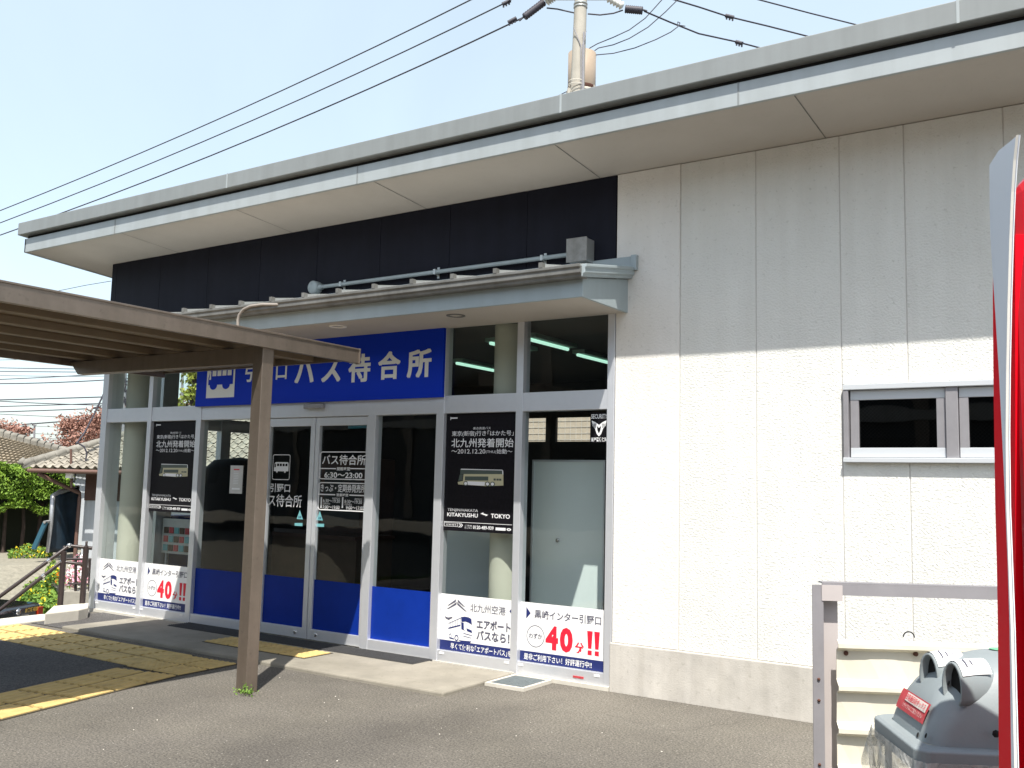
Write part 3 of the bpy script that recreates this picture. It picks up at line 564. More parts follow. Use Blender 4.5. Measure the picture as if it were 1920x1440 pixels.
# ================================================================ POSTERS, STICKERS
def banner_left(x0, x1, label):
    F = Face(x0, x1, .107, .556, .030); q = MB(); q.box(x0, x1, .030, .036, .107, .556); o = q.build('banner', M['white']); tag(o, label, 'banner', 'white airport bus banners on the glass')
    q = MB(); F.rect(q, 0, .825, 1, 1); F.pl(q, [(.945, .185), (1.0, .09), (1.0, .28)]); q.build('blue_band', M['navy'], o)
    q = MB(); F.text(q, '早くて便利な｢エアポートバス｣を', .155, .86, .985, .97, .012, 2); q.build('band_lettering', M['white'], o)
    q = MB(); F.text(q, 'エアポート', .51, .385, .965, .555, .038); F.text(q, 'バスなら！', .51, .575, .955, .75, .038); F.text(q, '北九州空港', .415, .12, .895, .27, .008)
    for a_, b_, c_, d_ in ((.215, .075, .09, .20), (.225, .125, .08, .265)): F.pl(q, [(a_, b_), (a_-.005, b_+.05), (c_+.03, d_), (c_, d_+.01)])
    for a_, b_, c_, d_ in ((.235, .075, .345, .19), (.228, .125, .37, .27)): F.pl(q, [(a_, b_), (c_, d_+.01), (c_-.03, d_-.0), (a_+.005, b_+.05)])
    F.pl(q, [(.055, .395), (.075, .41), (.11, .42), (.165, .40), (.168, .42), (.13, .45), (.12, .47), (.105, .455), (.075, .445)])
    q.build('lettering', M['ink'], o)
    q = MB()   # drawing of a coach seen three-quarter from the front
    F.pl(q, [(.29, .385), (.345, .37), (.40, .375), (.435, .40), (.445, .50), (.40, .47), (.355, .455), (.30, .47)])
    F.pl(q, [(.295, .475), (.33, .48), (.335, .60), (.36, .62), (.30, .60)])
    F.pl(q, [(.37, .57), (.445, .60), (.45, .645), (.38, .62)]); F.pl(q, [(.115, .60), (.285, .52), (.285, .545), (.115, .625)])
    F.pl(q, [(.115, .52), (.29, .395), (.29, .405), (.115, .53)])
    for k in range(5): F.pl(q, [(.14+.035*k, .515-.025*k), (.144+.035*k, .512-.025*k), (.144+.035*k, .60-.017*k), (.14+.035*k, .602-.017*k)])
    F.pl(q, [(.13, .765), (.20, .78), (.20, .80), (.135, .79)]); F.pl(q, [(.26, .80), (.445, .79), (.42, .83), (.30, .825)]); F.ring(q, .235, .765, .028, .055, .35, 1, 20); F.ring(q, .145, .745, .018, .045, .3, 1, 20)
    F.pl(q, [(.33, .66), (.45, .685), (.45, .695), (.33, .672)]); F.pl(q, [(.33, .71), (.44, .73), (.44, .738), (.33, .72)])
    q.build('coach_drawing', M['navy'], o); return o
def banner_right(x0, x1, label):
    F = Face(x0, x1, .107, .556, .030); q = MB(); q.box(x0, x1, .030, .036, .107, .556); o = q.build('banner', M['white']); tag(o, label, 'banner', 'white airport bus banners on the glass')
    q = MB(); F.rect(q, 0, .825, 1, 1); F.pl(q, [(.067, .08), (.12, .18), (.067, .28)]); q.build('blue_band', M['navy'], o)
    q = MB(); F.text(q, '是非ご利用下さい！好評運行中!!', .05, .86, .845, .97, .012, 2); q.build('band_lettering', M['white'], o)
    q = MB(); F.text(q, '黒崎インター引野口', .168, .11, .943, .255, .014); F.ring(q, .185, .56, .108, .185, .06); F.text(q, 'わずか', .105, .51, .265, .605, .015); q.build('lettering', M['ink'], o)
    q = MB(); F.text(q, '4', .306, .355, .455, .755, .05); F.text(q, '0', .475, .355, .625, .765, .05); F.text(q, '分', .650, .57, .760, .75, .03)
    for u in (.788, .868):
        F.pl(q, [(u, .365), (u+.062, .365), (u+.05, .65), (u+.012, .65)]); F.rect(q, u+.008, .68, u+.054, .755)
    q.build('red_lettering', M['red'], o); return o
banner_left(-6.323, -5.594, 'white airport bus banner with coach drawing at the far left pane')
banner_right(-5.525, -4.792, 'white banner with red 40 in the second pane from the left')
banner_left(-1.586, -.866, 'white airport bus banner with coach drawing right of the doors')
banner_right(-.798, -.044, 'white banner with red 40 beside the white wall at right')
def poster(x0, x1, z0, z1, label):
    F = Face(x0, x1, z0, z1, .028); q = MB(); q.box(x0, x1, .028, .035, z0, z1); o = q.build('poster', M['black']); tag(o, label, 'poster', 'black overnight coach posters')
    cu = lambda x: (x-278)/617; cv = lambda y: (y-72)/1072
    def T(q, s, X0, Y0, X1, Y1, b=0): F.text(q, s, cu(X0), cv(Y0), cu(X1), cv(Y1), b)
    q = MB(); T(q, '乗合高速バス', 517, 198, 668, 222); T(q, '東京(新宿)行き｢はかた号｣', 330, 233, 862, 287, .005); T(q, '北九州発着開始', 328, 301, 864, 384, .009); T(q, '～2012.12.20', 330, 400, 628, 440, .004); T(q, '(THU)', 632, 412, 720, 442); T(q, '始動～', 724, 398, 855, 442, .004)
    T(q, 'TENJIN/HAKATA', 312, 941, 578, 973, .0); T(q, 'KITAKYUSHU', 310, 980, 578, 1015, .015); T(q, 'TOKYO', 690, 974, 848, 1013, .02)
    F.pl(q, [(cu(600), cv(980)), (cu(625), cv(965)), (cu(625), cv(976)), (cu(660), cv(985)), (cu(660), cv(990))]); F.pl(q, [(cu(668), cv(985)), (cu(645), cv(1000)), (cu(645), cv(992)), (cu(610), cv(984)), (cu(660), cv(986))])
    F.rect(q, cu(312), cv(102), cu(318), cv(130)); F.rect(q, cu(318), cv(106), cu(376), cv(118))
    F.rect(q, cu(283), cv(1062), cu(868), cv(1066)); F.frame(q, cu(284), cv(1072), cu(408), cv(1106), .006, .003)
    for k in (0, 16): F.pl(q, [(cu(412+k), cv(1072)), (cu(420+k), cv(1072)), (cu(436+k), cv(1090)), (cu(420+k), cv(1110)), (cu(412+k), cv(1110)), (cu(428+k), cv(1090))])
    T(q, '0120-489-939', 540, 1086, 715, 1118, .02); T(q, 'ご予約', 468, 1084, 530, 1100, 0); T(q, 'はこちら', 468, 1104, 530, 1118, 0); F.rect(q, cu(732), cv(1094), cu(815), cv(1118)); F.ring(q, cu(842), cv(1106), .03, .011, .6)
    T(q, '天神/博多', 300, 1082, 396, 1098); q.build('lettering', M['silver'], o)
    q = MB(); P = lambda pts, k=1: F.pl(q, [(cu(a), cv(b)) for a, b in pts], k)
    P([(395, 700), (440, 690), (445, 625), (785, 620), (788, 722), (640, 732), (400, 722)]); q.build('coach_body', M['gold'], o)
    q = MB(); P([(415, 590), (425, 582), (775, 588), (783, 622), (445, 627), (415, 630)], 1); P([(412, 632), (440, 630), (436, 685), (400, 692)], 2); P([(458, 648), (660, 645), (660, 682), (458, 684)], 2)
    for a_ in (705, 730, 752): F.rect(q, cu(a_), cv(655+a_*.01), cu(a_+18), cv(680), 2)
    for a_ in (467, 655, 697): F.ring(q, cu(a_), cv(712), .034, .020, 1, 2, 20)
    q.build('coach_window', M['busgreen'], o)
    q = MB(); P([(480, 692), (632, 694), (630, 728), (485, 724)], 2); P([(416, 584), (425, 579), (776, 584), (784, 592), (776, 589), (425, 587)], 2); P([(776, 590), (783, 590), (786, 625), (778, 625)], 2)
    for a_ in (467, 655, 697): F.ring(q, cu(a_), cv(712), .022, .013, 1, 3, 16)
    q.build('coach_trim', M['silver'], o); return o
poster(-1.586, -.866, 1.075, 2.048, 'black coach poster with golden coach right of the glass doors')
poster(-5.525, -4.792, 1.10, 2.048, 'black coach poster with golden coach left of the doors')
# security sticker
q = MB(); q.box(-.205, -.052, .0305, .037, 1.80, 2.03); o = q.build('security_sticker', M['black']); tag(o, 'small black security sticker with winged emblem at the pane corner', 'sticker')
F = Face(-.205, -.052, 1.80, 2.03, .030); q = MB(); F.text(q, 'SECURITY', .05, .06, .96, .21, .02); F.text(q, '東洋警備保障', .04, .83, .97, .97, .02)
F.pl(q, [(.08, .27), (.30, .33), (.5, .42), (.70, .33), (.92, .27), (.86, .45), (.72, .55), (.62, .72), (.5, .80), (.38, .72), (.28, .55), (.14, .45)]); q.build('lettering', M['pgrey'], o)
q = MB(); F.pl(q, [(.38, .45), (.5, .52), (.62, .45), (.58, .60), (.5, .70), (.42, .60)], 2)
for sgn in (1, -1):
    for k in range(3): F.pl(q, [(.5+sgn*(.16+.08*k), .38), (.5+sgn*(.20+.08*k), .37), (.5+sgn*(.2+.05*k), .52), (.5+sgn*(.18+.05*k), .53)], 2)
q.build('emblem_detail', M['black'], o)
# door lettering (right leaf): opening hours
def door_face(): return Face(-3.036, -2.470, .562, 1.968, .0385)
F = door_face()
def dv(px, py):
    q = at_y(px, py, .0385); return (q.x-F.x0)/(F.x1-F.x0), (F.z1-q.z)/(F.z1-F.z0)
DO = [o for o in bpy.data.objects if o.name.startswith('sliding_door')]
t = MB()
def DT(s, x0, y0, x1, y1, b=0.0):   # corners in zoomed pixels (8x of the region starting 540, 820)
    a_ = dv(540+x0/8, 820+y1/8); b_ = dv(540+x1/8, 820+y0/8); F.text(t, s, a_[0], b_[1], b_[0], a_[1], b)
def DR(x0, y0, x1, y1):
    a_ = dv(540+x0/8, 820+y1/8); b_ = dv(540+x1/8, 820+y0/8); F.rect(t, a_[0], b_[1], b_[0], a_[1])
def rrect(u0, v0, u1, v1, w, asp, rad, right=True):
    # rounded outline open or closed at the right side
    n = 6; pts = []
    cs = [(u0+rad, v0+rad*asp, math.pi, 1.5*math.pi), None, None, (u0+rad, v1-rad*asp, .5*math.pi, math.pi)]
    F.rect(t, u0+rad, v0, u1-(rad if right else 0), v0+w*asp); F.rect(t, u0+rad, v1-w*asp, u1-(rad if right else 0), v1); F.rect(t, u0, v0+rad*asp, u0+w, v1-rad*asp)
    arcs = [(u0+rad, v0+rad*asp, math.pi), (u0+rad, v1-rad*asp, .5*math.pi)]
    if right:
        F.rect(t, u1-w, v0+rad*asp, u1, v1-rad*asp); arcs += [(u1-rad, v0+rad*asp, 1.5*math.pi), (u1-rad, v1-rad*asp, 0)]
    for uc, vc, a0 in arcs:
        for k in range(n):
            p0, p1 = a0+k*math.pi/2/n, a0+(k+1)*math.pi/2/n
            F.pl(t, [(uc+r_*math.cos(q), vc+asp*r_*math.sin(q)) for r_, q in ((rad, p0), (rad, p1), (rad-w, p1), (rad-w, p0))])
asp = (F.x1-F.x0)/(F.z1-F.z0)
a_ = dv(540+468/8, 820+635/8); b_ = dv(540+480/8, 820+212/8); rrect(a_[0], b_[1], 1.0, a_[1]-.003, .016, asp, .05, False)
a2 = dv(540+448/8, 820+1088/8); b2 = dv(540+462/8, 820+665/8); rrect(a2[0], b2[1]+.002, 1.0, a2[1], .016, asp, .05, False)
DT('バス待合所', 512, 262, 1172, 412, .012); DT('開館時間', 735, 447, 932, 498, .015); DR(485, 462, 722, 474); DR(935, 464, 1185, 476)
DT('6:30～23:00', 545, 530, 1120, 605, .02); DT('きっぷ・定期券発売所', 488, 712, 1168, 815, .015); DT('営業時間', 728, 845, 905, 885, .015); DR(470, 852, 710, 862); DR(922, 866, 1170, 876)
for x in (486, 806): DR(x, 898, x+28, 1058)
DT('6:30～19:30', 525, 932, 782, 975, .01); DT('7:00～19:00', 520, 1025, 776, 1068, .01); DT('8:30～19:30', 848, 945, 1112, 990, .01); DT('9:00～17:00', 870, 1035, 1140, 1082, .01)
DT('乗車券発売所', 665, 906, 782, 926); DT('定期券発売所', 520, 985, 635, 1008); DT('乗車券発売所', 1000, 916, 1115, 938); DT('定期券発売所', 848, 998, 960, 1020)
t.build('hours_lettering', M['pgrey'], DO[1])
# left leaf lettering
F = Face(-3.71, -3.163, .562, 1.968, .0385); t = MB()
def DT2(s, x0, y0, x1, y1, b=0.0):   # zoom 3.6 from (340, 820)
    a_ = dv(340+x0/3.6, 820+y1/3.6); b_ = dv(340+x1/3.6, 820+y0/3.6); F.text(t, s, a_[0], b_[1], b_[0], a_[1], b)
DT2('引野口', 598, 314, 736, 368, .012); DT2('バス待合所', 528, 390, 815, 462, .012)
a_ = dv(340+612/3.6, 820+286/3.6); b_ = dv(340+738/3.6, 820+116/3.6); rrect(a_[0], b_[1], b_[0], a_[1], .012, asp, .04)
uu = lambda q: a_[0]+(b_[0]-a_[0])*q; vv = lambda q: b_[1]+(a_[1]-b_[1])*q
F.pl(t, [(uu(.08), vv(.66)), (uu(.12), vv(.34)), (uu(.18), vv(.30)), (uu(.88), vv(.30)), (uu(.92), vv(.36)), (uu(.92), vv(.66))])
for c in (.27, .73): F.ring(t, uu(c), vv(.66), .02, .011, 1, 1, 16)
t.build('bus_lettering', M['pgrey'], DO[0])
t = MB()
for k in range(4): F.rect(t, uu(.26+.16*k), vv(.36), uu(.38+.16*k), vv(.46), 2)
F.pl(t, [(uu(.12), vv(.5)), (uu(.15), vv(.36)), (uu(.2), vv(.36)), (uu(.2), vv(.5))], 2); t.build('bus_window_mark', M['black'], DO[0])
for k, (dx, sx) in enumerate(((0, 180), (1, 480))):
    F = Face(-3.71, -2.44, .562, 1.968, .0375); t = MB(); g3 = [dv(540+x/8, 820+y/8) for x, y in ((sx, 1090 if k == 0 else 1105), (sx-48, 1232-8+k*16), (sx+46, 1232+k*16))]
    F.pl(t, g3); g4 = [dv(540+x/8, 820+y/8) for x, y in ((sx-78+20*k, 1285+k*10), (sx+40+25*k, 1285+k*12), (sx+38+25*k, 1332+k*12), (sx-78+20*k, 1325+k*14))]; F.pl(t, g4)
    t.build('caution_sticker', M['mint'], DO[k])
    t = MB(); c = g3[0]; F.text(t, '注意', (g3[1][0]*.75+g3[2][0]*.25), g3[0][1]*.35+g3[1][1]*.65, (g3[1][0]*.25+g3[2][0]*.75), g3[0][1]*.12+g3[1][1]*.88, .01, 2); t.build('sticker_lettering', M['navy'], DO[k])
# white notice left of post
p0 = at_y(430, 925, .032); p1 = at_y(452, 873, .032); q = MB(); q.box(p0.x, p1.x+.03, .030, .037, p0.z, p1.z); o = q.build('paper_notice', M['paper']); tag(o, 'white paper notice taped inside the glass behind the canopy post', 'notice')
q = MB(); F = Face(p0.x, p1.x+.03, p0.z, p1.z, .029)
for k in range(8): F.rect(q, .3, .22+.06*k, .7, .235+.06*k)
F.rect(q, .2, .80, .85, .86); q.build('print', M['pgrey'], o)
q = MB(); F.rect(q, .28, .12, .75, .16); q.build('heading', M['red'], o)

# ================================================================ INSIDE THINGS
q = MB(); p0 = at_y(302, 1036, .8); p1 = at_y(357, 978, .8); q.box(p0.x, p1.x, .80, .84, p0.z, p1.z+.02); o = q.build('brochure_rack', M['paper']); tag(o, 'white brochure rack standing inside the second window pane', 'rack')
q = MB()
for i in range(5):
    for j in range(3):
        q.cur = (i*2+j) % 3; q.box(p0.x+.04+i*.095, p0.x+.115+i*.095, .79, .7995, p0.z+.03+j*.10, p0.z+.10+j*.10)
q.build('leaflet', [M['mint'], M['stick'], M['woodc']], o)
q = MB()
for x in (p0.x+.02, p1.x-.05): q.box(x, x+.03, .84, .87, .012, p0.z+.1)
q.build('leg', M['alu'], o)
q = MB(); p0 = at_y(283, 1052, .9); q.box(p0.x-.02, p0.x+.20, .9, 1.3, .012, at_y(283, 965, .9).z); o = q.build('drinks_machine', M['blue'], bevel=.01); tag(o, 'narrow blue cabinet standing inside behind the left poster', 'cabinet')
q = MB(); q.box(p0.x+.0, p0.x+.18, .896, .8995, .5, .9); q.build('panel', M['navy'], o)
q = MB(); q.box(-6.25, -3.9, 1.5, 2.1, .012, .82); o = q.build('ticket_counter', M['woodc']); tag(o, 'wooden ticket counter inside behind the canopy post', 'counter')
q = MB(); q.box(-6.27, -3.88, 1.45, 2.12, .82, .86); q.build('counter_top', M['wood'], o)
q = MB(); q.lathe((-5.55, 1.25, .012), [(.42, 0), (.42, 1.42), (.40, 1.56), (.30, 1.66), (.0, 1.70)], 24); tag(q.build('kiosk_cabinet', mat('kiosk_black', (.004, .004, .005), .6, spec=.1)), 'dark round topped cabinet inside behind the left door pane', 'cabinet')
p0 = at_y(665, 805, 1.6); q = MB(); q.grid(lambda u, v: Vector((p0.x-.10+.36*u, 1.6+.02*math.sin(7*u), p0.z-.08*v-(.06*abs(u-.4)*2)*(1-v)+.09)), 10, 4); o = q.build('hanging_cloth', M['sky'], solid=.01); tag(o, 'sky blue cloth hanging inside at the top of the right door', 'cloth')
q = MB(); q.tube([(p0.x+.05, 1.6, p0.z+.05), (p0.x+.05, 1.6, 2.80)], .006, 6); q.build('cord', M['seal'], o)
q = MB(); p0 = at_y(655, 900, 2.6); q.box(p0.x-.5, p0.x+.5, 2.6, 2.9, .012, 1.75); o = q.build('reflection_box', M['wood'], bevel=.02); tag(o, 'dim reddish drinks cabinet standing inside behind the right door', 'cabinet'); q = MB(); q.box(p0.x-.42, p0.x+.2, 2.59, 2.599, .9, 1.6); q.build('display', M['inwall'], o)  # reddish box added in place of a pink reflection in the door glass
q = MB(); q.box(-2.25, -1.75, 3.6, 3.63, 1.2, 1.8); o = q.build('wall_frame', M['seal']); tag(o, 'black framed notice on the wall inside behind the fixed pane', 'notice'); q = MB(); q.box(-2.21, -1.79, 3.594, 3.599, 1.24, 1.76); q.build('sheet', M['inwall'], o)

# ================================================================ WALKWAY CANOPY
K = empty('walkway_canopy', (-1.95, -1.69, 0), 'brown metal walkway canopy on a square post before the doors', 'canopy')
q = MB(); q.box(-2.00, -1.90, -1.74, -1.635, -.05, 2.44); q.build('post', M['brown'], K, bevel=.004)
q = MB(); q.prism([(-1.868, -1.735, 2.41), (-4.29, -1.735, 2.415), (-4.17, -1.735, 2.305), (-2.0, -1.735, 2.285), (-1.90, -1.735, 2.285)][1:4]+[(-2.001, -1.735, 2.41)], (0, .09, 0)); q.build('cantilever_arm', M['brown'], K, bevel=.004)
q = MB(); q.prism([(-1.868, -9.6+.06*0, 2.41), (-4.29, -9.6, 2.415), (-4.17, -9.6, 2.305), (-2.0, -9.6, 2.285)][1:4]+[(-2.001, -9.6, 2.41)], (0, .09, 0)); q.build('cantilever_arm', M['brown'], K)
q = MB(); q.box(-2.00, -1.90, -9.60, -9.50, -.05, 2.44); q.build('post', M['brown'], K)
q = MB(); q.box(-1.90, -1.865, -10.4, -.78, 2.395, 2.508); q.box(-1.895, -1.858, -10.4, -.78, 2.500, 2.514); q.box(-1.90, -1.855, -.782, -.768, 2.390, 2.516); q.build('side_beam', M['brown'], K, bevel=.003)
q = MB(); q.box(-4.33, -4.295, -10.4, -.78, 2.385, 2.49); q.build('side_beam', M['brown'], K, bevel=.003)
q = MB(); q.box(-4.29, -1.905, -.80, -.77, 2.42, 2.49); q.build('end_beam', M['brown'], K)
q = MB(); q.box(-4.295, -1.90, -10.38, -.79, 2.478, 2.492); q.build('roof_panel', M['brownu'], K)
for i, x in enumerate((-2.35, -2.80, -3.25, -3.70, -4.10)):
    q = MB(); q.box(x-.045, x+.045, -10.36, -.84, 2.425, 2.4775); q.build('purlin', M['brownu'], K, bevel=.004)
q = MB(); q.tube([at_y(446, 612, -.80), at_y(446, 600, -.80), at_y(449, 590, -.80), at_y(457, 580, -.80), at_y(470, 574, -.80), at_y(492, 571, -.80), at_y(520, 571, -.79), at_y(545, 570, -.70)], .013, 10)
o = q.build('cable_hose', mat('hose_grey', (.28, .25, .22), .6)); tag(o, 'curved grey cable hose arching from the canopy onto the awning', 'hose')
# weed at foot of the post
def leaves(mb, n, fn, size, flat=0.0):
    for _ in range(n):
        p = Vector(fn()); s_ = size*random.uniform(.6, 1.35)
        a = Vector((random.gauss(0, 1), random.gauss(0, 1), random.gauss(0, 1)*(1-flat)+flat*.2)).normalized()
        b = a.cross(Vector((random.gauss(0, 1), random.gauss(0, 1), random.gauss(0, 1)))).normalized()
        mb.add([p-a*s_, p+b*s_*.45, p+a*s_, p-b*s_*.45], [(0, 1, 2, 3)])
q = MB(); leaves(q, 130, lambda: (-1.875+random.gauss(0, .04), -1.765+random.gauss(0, .03), abs(random.gauss(.008, .022))), .011); o = q.build('weed', M['leafg'], fixn=False); tag(o, 'small green weed growing at the foot of the canopy post', 'weed')
# tiny stones and bits on the asphalt
q = MB()
for _ in range(90):
    x, y = random.uniform(-2.2, 3.2), random.uniform(-5.2, -1.0); s_ = random.uniform(.002, .0055)
    q.lathe((x, y, -.012), [(s_, 0), (s_*.9, s_*.6), (0, s_*.9)], 5)
o = q.build('pebbles', M['kerb']); tag(o, 'scattered tiny pale pebbles on the asphalt', 'pebbles', None, 'stuff')

# ================================================================ LEFT EDGE: KERB, HANDRAIL
q = MB()
kp = [at_z(x, y, .10) for x, y in ((100, 1136), (167, 1130), (165, 1139), (148, 1143), (84, 1150))]
q.prism(kp, (0, 0, -1.6))
kq = [at_z(x, y, .010) for x, y in ((-150, 1182), (-2, 1160), (79, 1151), (150, 1153), (-2, 1172), (-150, 1196))]
q.prism(kq, (0, 0, -2.5))
o = q.build('kerb', M['kerb'], bevel=.012); struct(o, 'pale concrete kerb at the left end of the forecourt')
q = MB(); q.box(-7.0, -6.33, .36, 5.2, -2.6, -.02); o = q.build('retaining_wall', M['block']); tag(o, 'concrete retaining wall below the left end of the building', 'wall')
H = empty('handrail', (-6.27, -.3, .1), 'dark brown double handrail going down beside the left end of the building', 'handrail')
pA, pB = Vector((-6.327, -.402, .1)), Vector((-6.206, -.225, .1)); dn = (pA-pB).normalized()
for pp, hgt_ in ((pA, .55), (pB, .60)):
    q = MB(); q.tube([pp-Vector((0, 0, .05)), pp+Vector((0, 0, hgt_))], .030, 14); q.lathe(pp+Vector((0, 0, hgt_)), [(.018, 0), (.012, .02), (.014, .05), (.0, .06)], 12); q.build('post', M['railm'], H)
for hz, r_, (ax, ay), (bx, by), (ex, ey), rt in ((.69, .020, (173, 1028), (130, 1023), (0, 1118), 0), (.50, .020, (150, 1060), (116, 1053), (0, 1143), 1)):
    q = MB(); nrm = Vector((dn.y, -dn.x, 0))
    def onp(px, py):
        d = ray(px, py); return CP+d*(((pA-CP).dot(nrm))/d.dot(nrm))
    pts = [onp(ax, ay), onp(bx, by), onp(ex, ey), onp(ex, ey)+(onp(ex, ey)-onp(bx, by))*.8]
    if rt == 1: pts = [onp(163, 1085), onp(166, 1075), onp(164, 1065), onp(157, 1058)]+pts[1:] if False else [onp(161, 1082), onp(164, 1073), onp(161, 1064), onp(154, 1058)]+pts[1:]
    q.tube(pts, r_, 12); q.build('rail', M['railm'], H)
    q = MB(); q.lathe(onp(bx, by), [(0, -.026), (.018, -.02), (.026, 0), (.018, .02), (0, .026)], 14)
    for f_ in (.28,): q.tube([onp(bx, by).lerp(onp(ex, ey), f_), onp(bx, by).lerp(onp(ex, ey), f_+.04)], .023, 12)
    q.build('joint_ring', M['chrome'], H)

# ================================================================ TAXI
def zat(px, py, D): return at_d(px, py, D).z
TX = at_d(79, 1128, 24.0); gz = -2.46
th = math.radians(204); hx = Vector((math.cos(th), math.sin(th), 0))   # heading of the car (away, to the left)
rx = Vector((hx.y, -hx.x, 0))                                           # to its right
base = Vector((TX.x, TX.y, gz)) - rx*.82
T = empty('parked_taxi', base, 'black taxi parked below the kerb at the left edge, seen from behind', 'taxi')
cp_ = lambda a_, b_, c_: base+hx*a_+rx*b_+Vector((0, 0, c_))
tz = TX.z-gz
prof = [(0.0, .32), (-.03, .55), (.0, tz-.12), (.06, tz-.02), (1.10, tz+.02), (1.55, tz+.38), (1.85, tz+.45), (2.7, tz+.45), (3.3, tz+.05), (4.3, tz-.08), (4.5, tz-.25), (4.52, .3)]
q = MB(); q.prism([cp_(a_, -.84, c_) for a_, c_ in prof], rx*1.68); q.build('body', M['carb'], T, bevel=.06)
q = MB(); q.prism([cp_(1.16, -.66, tz+.075), cp_(1.16, .66, tz+.075), cp_(1.52, .58, tz+.36), cp_(1.52, -.58, tz+.36)], Vector((0, 0, .02))-hx*.02); q.build('rear_window', M['carg'], T)
for s_ in (-1, 1):
    q = MB(); q.obox(cp_(-.012, s_*.74, tz-.22), hx*.03, rx*.085, Vector((0, 0, .12))); q.build('tail_light', M['lampr'], T, bevel=.01)
    for a_ in (.85, 3.6):
        q = MB(); q.lathe(cp_(a_, s_*.72, .31), [(.31, -.1), (.31, .1), (.2, .11), (0, .11)], 20, rx*s_); q.build('wheel', M['tyre'], T)
def taxiface(b0, c0, b1, c1, k): return [cp_(-.035-.004*k, b0, c0), cp_(-.035-.004*k, b1, c0), cp_(-.035-.004*k, b1, c1), cp_(-.035-.004*k, b0, c1)]
q = MB(); q.obox(cp_(-.03, 0, tz-.24), hx*.02, rx*.33, Vector((0, 0, .035))); q.build('garnish', M['chrome'], T)
q = MB(); q.obox(cp_(-.035, 0, tz-.38), hx*.012, rx*.19, Vector((0, 0, .095))); pt = q.build('number_plate', M['platem'], T); q = MB(); text(q, '57-19', cp_(-.052, -.15, tz-.45), rx*.3, Vector((0, 0, .11)), .02); q.build('plate_lettering', M['white'], pt)
q = MB(); text(q, '215', cp_(-.042, .40, tz-.44), rx*.32, Vector((0, 0, .17)), .03); text(q, 'やまさ', cp_(-.042, -.78, tz-.44), rx*.34, Vector((0, 0, .14)), .03); text(q, 'お客様相談室', cp_(-.036, .22, tz-.17), rx*.52, Vector((0, 0, .10)), .02); q.build('lettering', M['yel'], T)
q = MB(); q.lathe(cp_(-.03, 0, tz-.12), [(.07, 0), (.07, .02), (0, .025)], 6, -hx); q.build('emblem', M['chrome'], T)

# ================================================================ HOUSES
def tiled(mb, o, eu, ev, cut=None, pu=.25, pv=.31, n=Vector((0, 0, 1))):
    """corrugated, stepped tile field; eu along the eave, ev up the slope; cut(u metres, v metres) -> keep"""
    lu, lv = eu.length, ev.length; U, V = eu.normalized(), ev.normalized(); N_ = U.cross(V).normalized()
    if N_.z < 0: N_ = -N_
    nu = int(lu/pu); nv = int(lv/pv); prf = [(0, .0), (.12, -.022), (.3, -.036), (.5, -.025), (.65, .018), (.8, .052), (.92, .033), (1, 0)]
    for j in range(nv):
        for i in range(nu):
            if cut and not cut((i+.5)*pu, (j+.5)*pv): continue
            top = []; bot = []
            jt = random.uniform(-.006, .006)
            for a_, h in prf:
                bot.append(o+U*(i+a_)*pu+V*(j*pv-.03)+N_*(h+.085+jt)); top.append(o+U*(i+a_)*pu+V*((j+1)*pv)+N_*(h+.045+jt))
            k = len(prf); fl = [b-N_*.10+V*.10 for b in bot]
            mb.add(bot+top+fl, [(a, a+1, k+a+1, k+a) for a in range(k-1)]+[(2*k+a, 2*k+a+1, a+1, a) for a in range(k-1)])
E0 = Vector((-22.95, 8.50, 1.62)); ua = Vector((.896, .444, 0)); ub = Vector((-.444, .896, 0)); LU, LB = 11.0, 7.0; sl = .50
HN = empty('tiled_house', E0+ua*5+ub*3.5-Vector((0, 0, 2.5)), 'old low house with grey wavy tiled roof beyond the left end of the building', 'house')
q = MB(); tiled(q, E0, ua*LU, ub*LB/2+Vector((0, 0, sl*LB/2)), lambda u, v: u > v*.91*1.0); q.build('front_roof', M['tile'], HN, fixn=False)
q = MB(); tiled(q, E0+ub*LB, -ub*LB, ua*LB/2+Vector((0, 0, sl*LB/2)), lambda u, v: v*.91 < u < LB-v*.91); q.build('side_roof', M['tile'], HN, fixn=False)
rs = E0+ua*LB/2+ub*LB/2+Vector((0, 0, sl*LB/2))
q = MB()
nR = 18
for i in range(nR):
    p0, p1 = E0.lerp(rs, i/nR), E0.lerp(rs, (i+1.0)/nR); q.tube([p0+Vector((0, 0, .10)), p1+Vector((0, 0, .13))], [.13, .11], 10)
    q.bar(p0+Vector((0, 0, .04)), p1+Vector((0, 0, .04)), .22, .10)
q.tube([rs+Vector((0, 0, .12)), rs+ua*(LU-LB/2)+Vector((0, 0, .12))], .13, 10)
q.lathe(E0+Vector((-.02, 0, .16)), [(0, -.09), (.11, -.06), (.13, 0), (.09, .08), (0, .15)], 12)
q.build('ridge', M['ridget'], HN)
q = MB(); q.prism([E0+ua*.05+ub*.05-Vector((0, 0, .08)), E0+ua*LU-Vector((0, 0, .08))+ub*.05, E0+ua*LU+ub*LB-Vector((0, 0, .08)), E0+ub*LB+ua*.05-Vector((0, 0, .08))], (0, 0, .06)); q.build('eave_board', M['wood'], HN)
wc = E0+ua*1.35+ub*.95; wz0 = -1.25
q = MB(); q.prism([(wc.x, wc.y, wz0), tuple((wc+ua*(LU-1.4)).xy)+(wz0,), tuple((wc+ua*(LU-1.4)+ub*(LB-1.9)).xy)+(wz0,), tuple((wc+ub*(LB-1.9)).xy)+(wz0,)], (0, 0, 1.56-wz0)); q.build('wall', M['hwall'], HN)
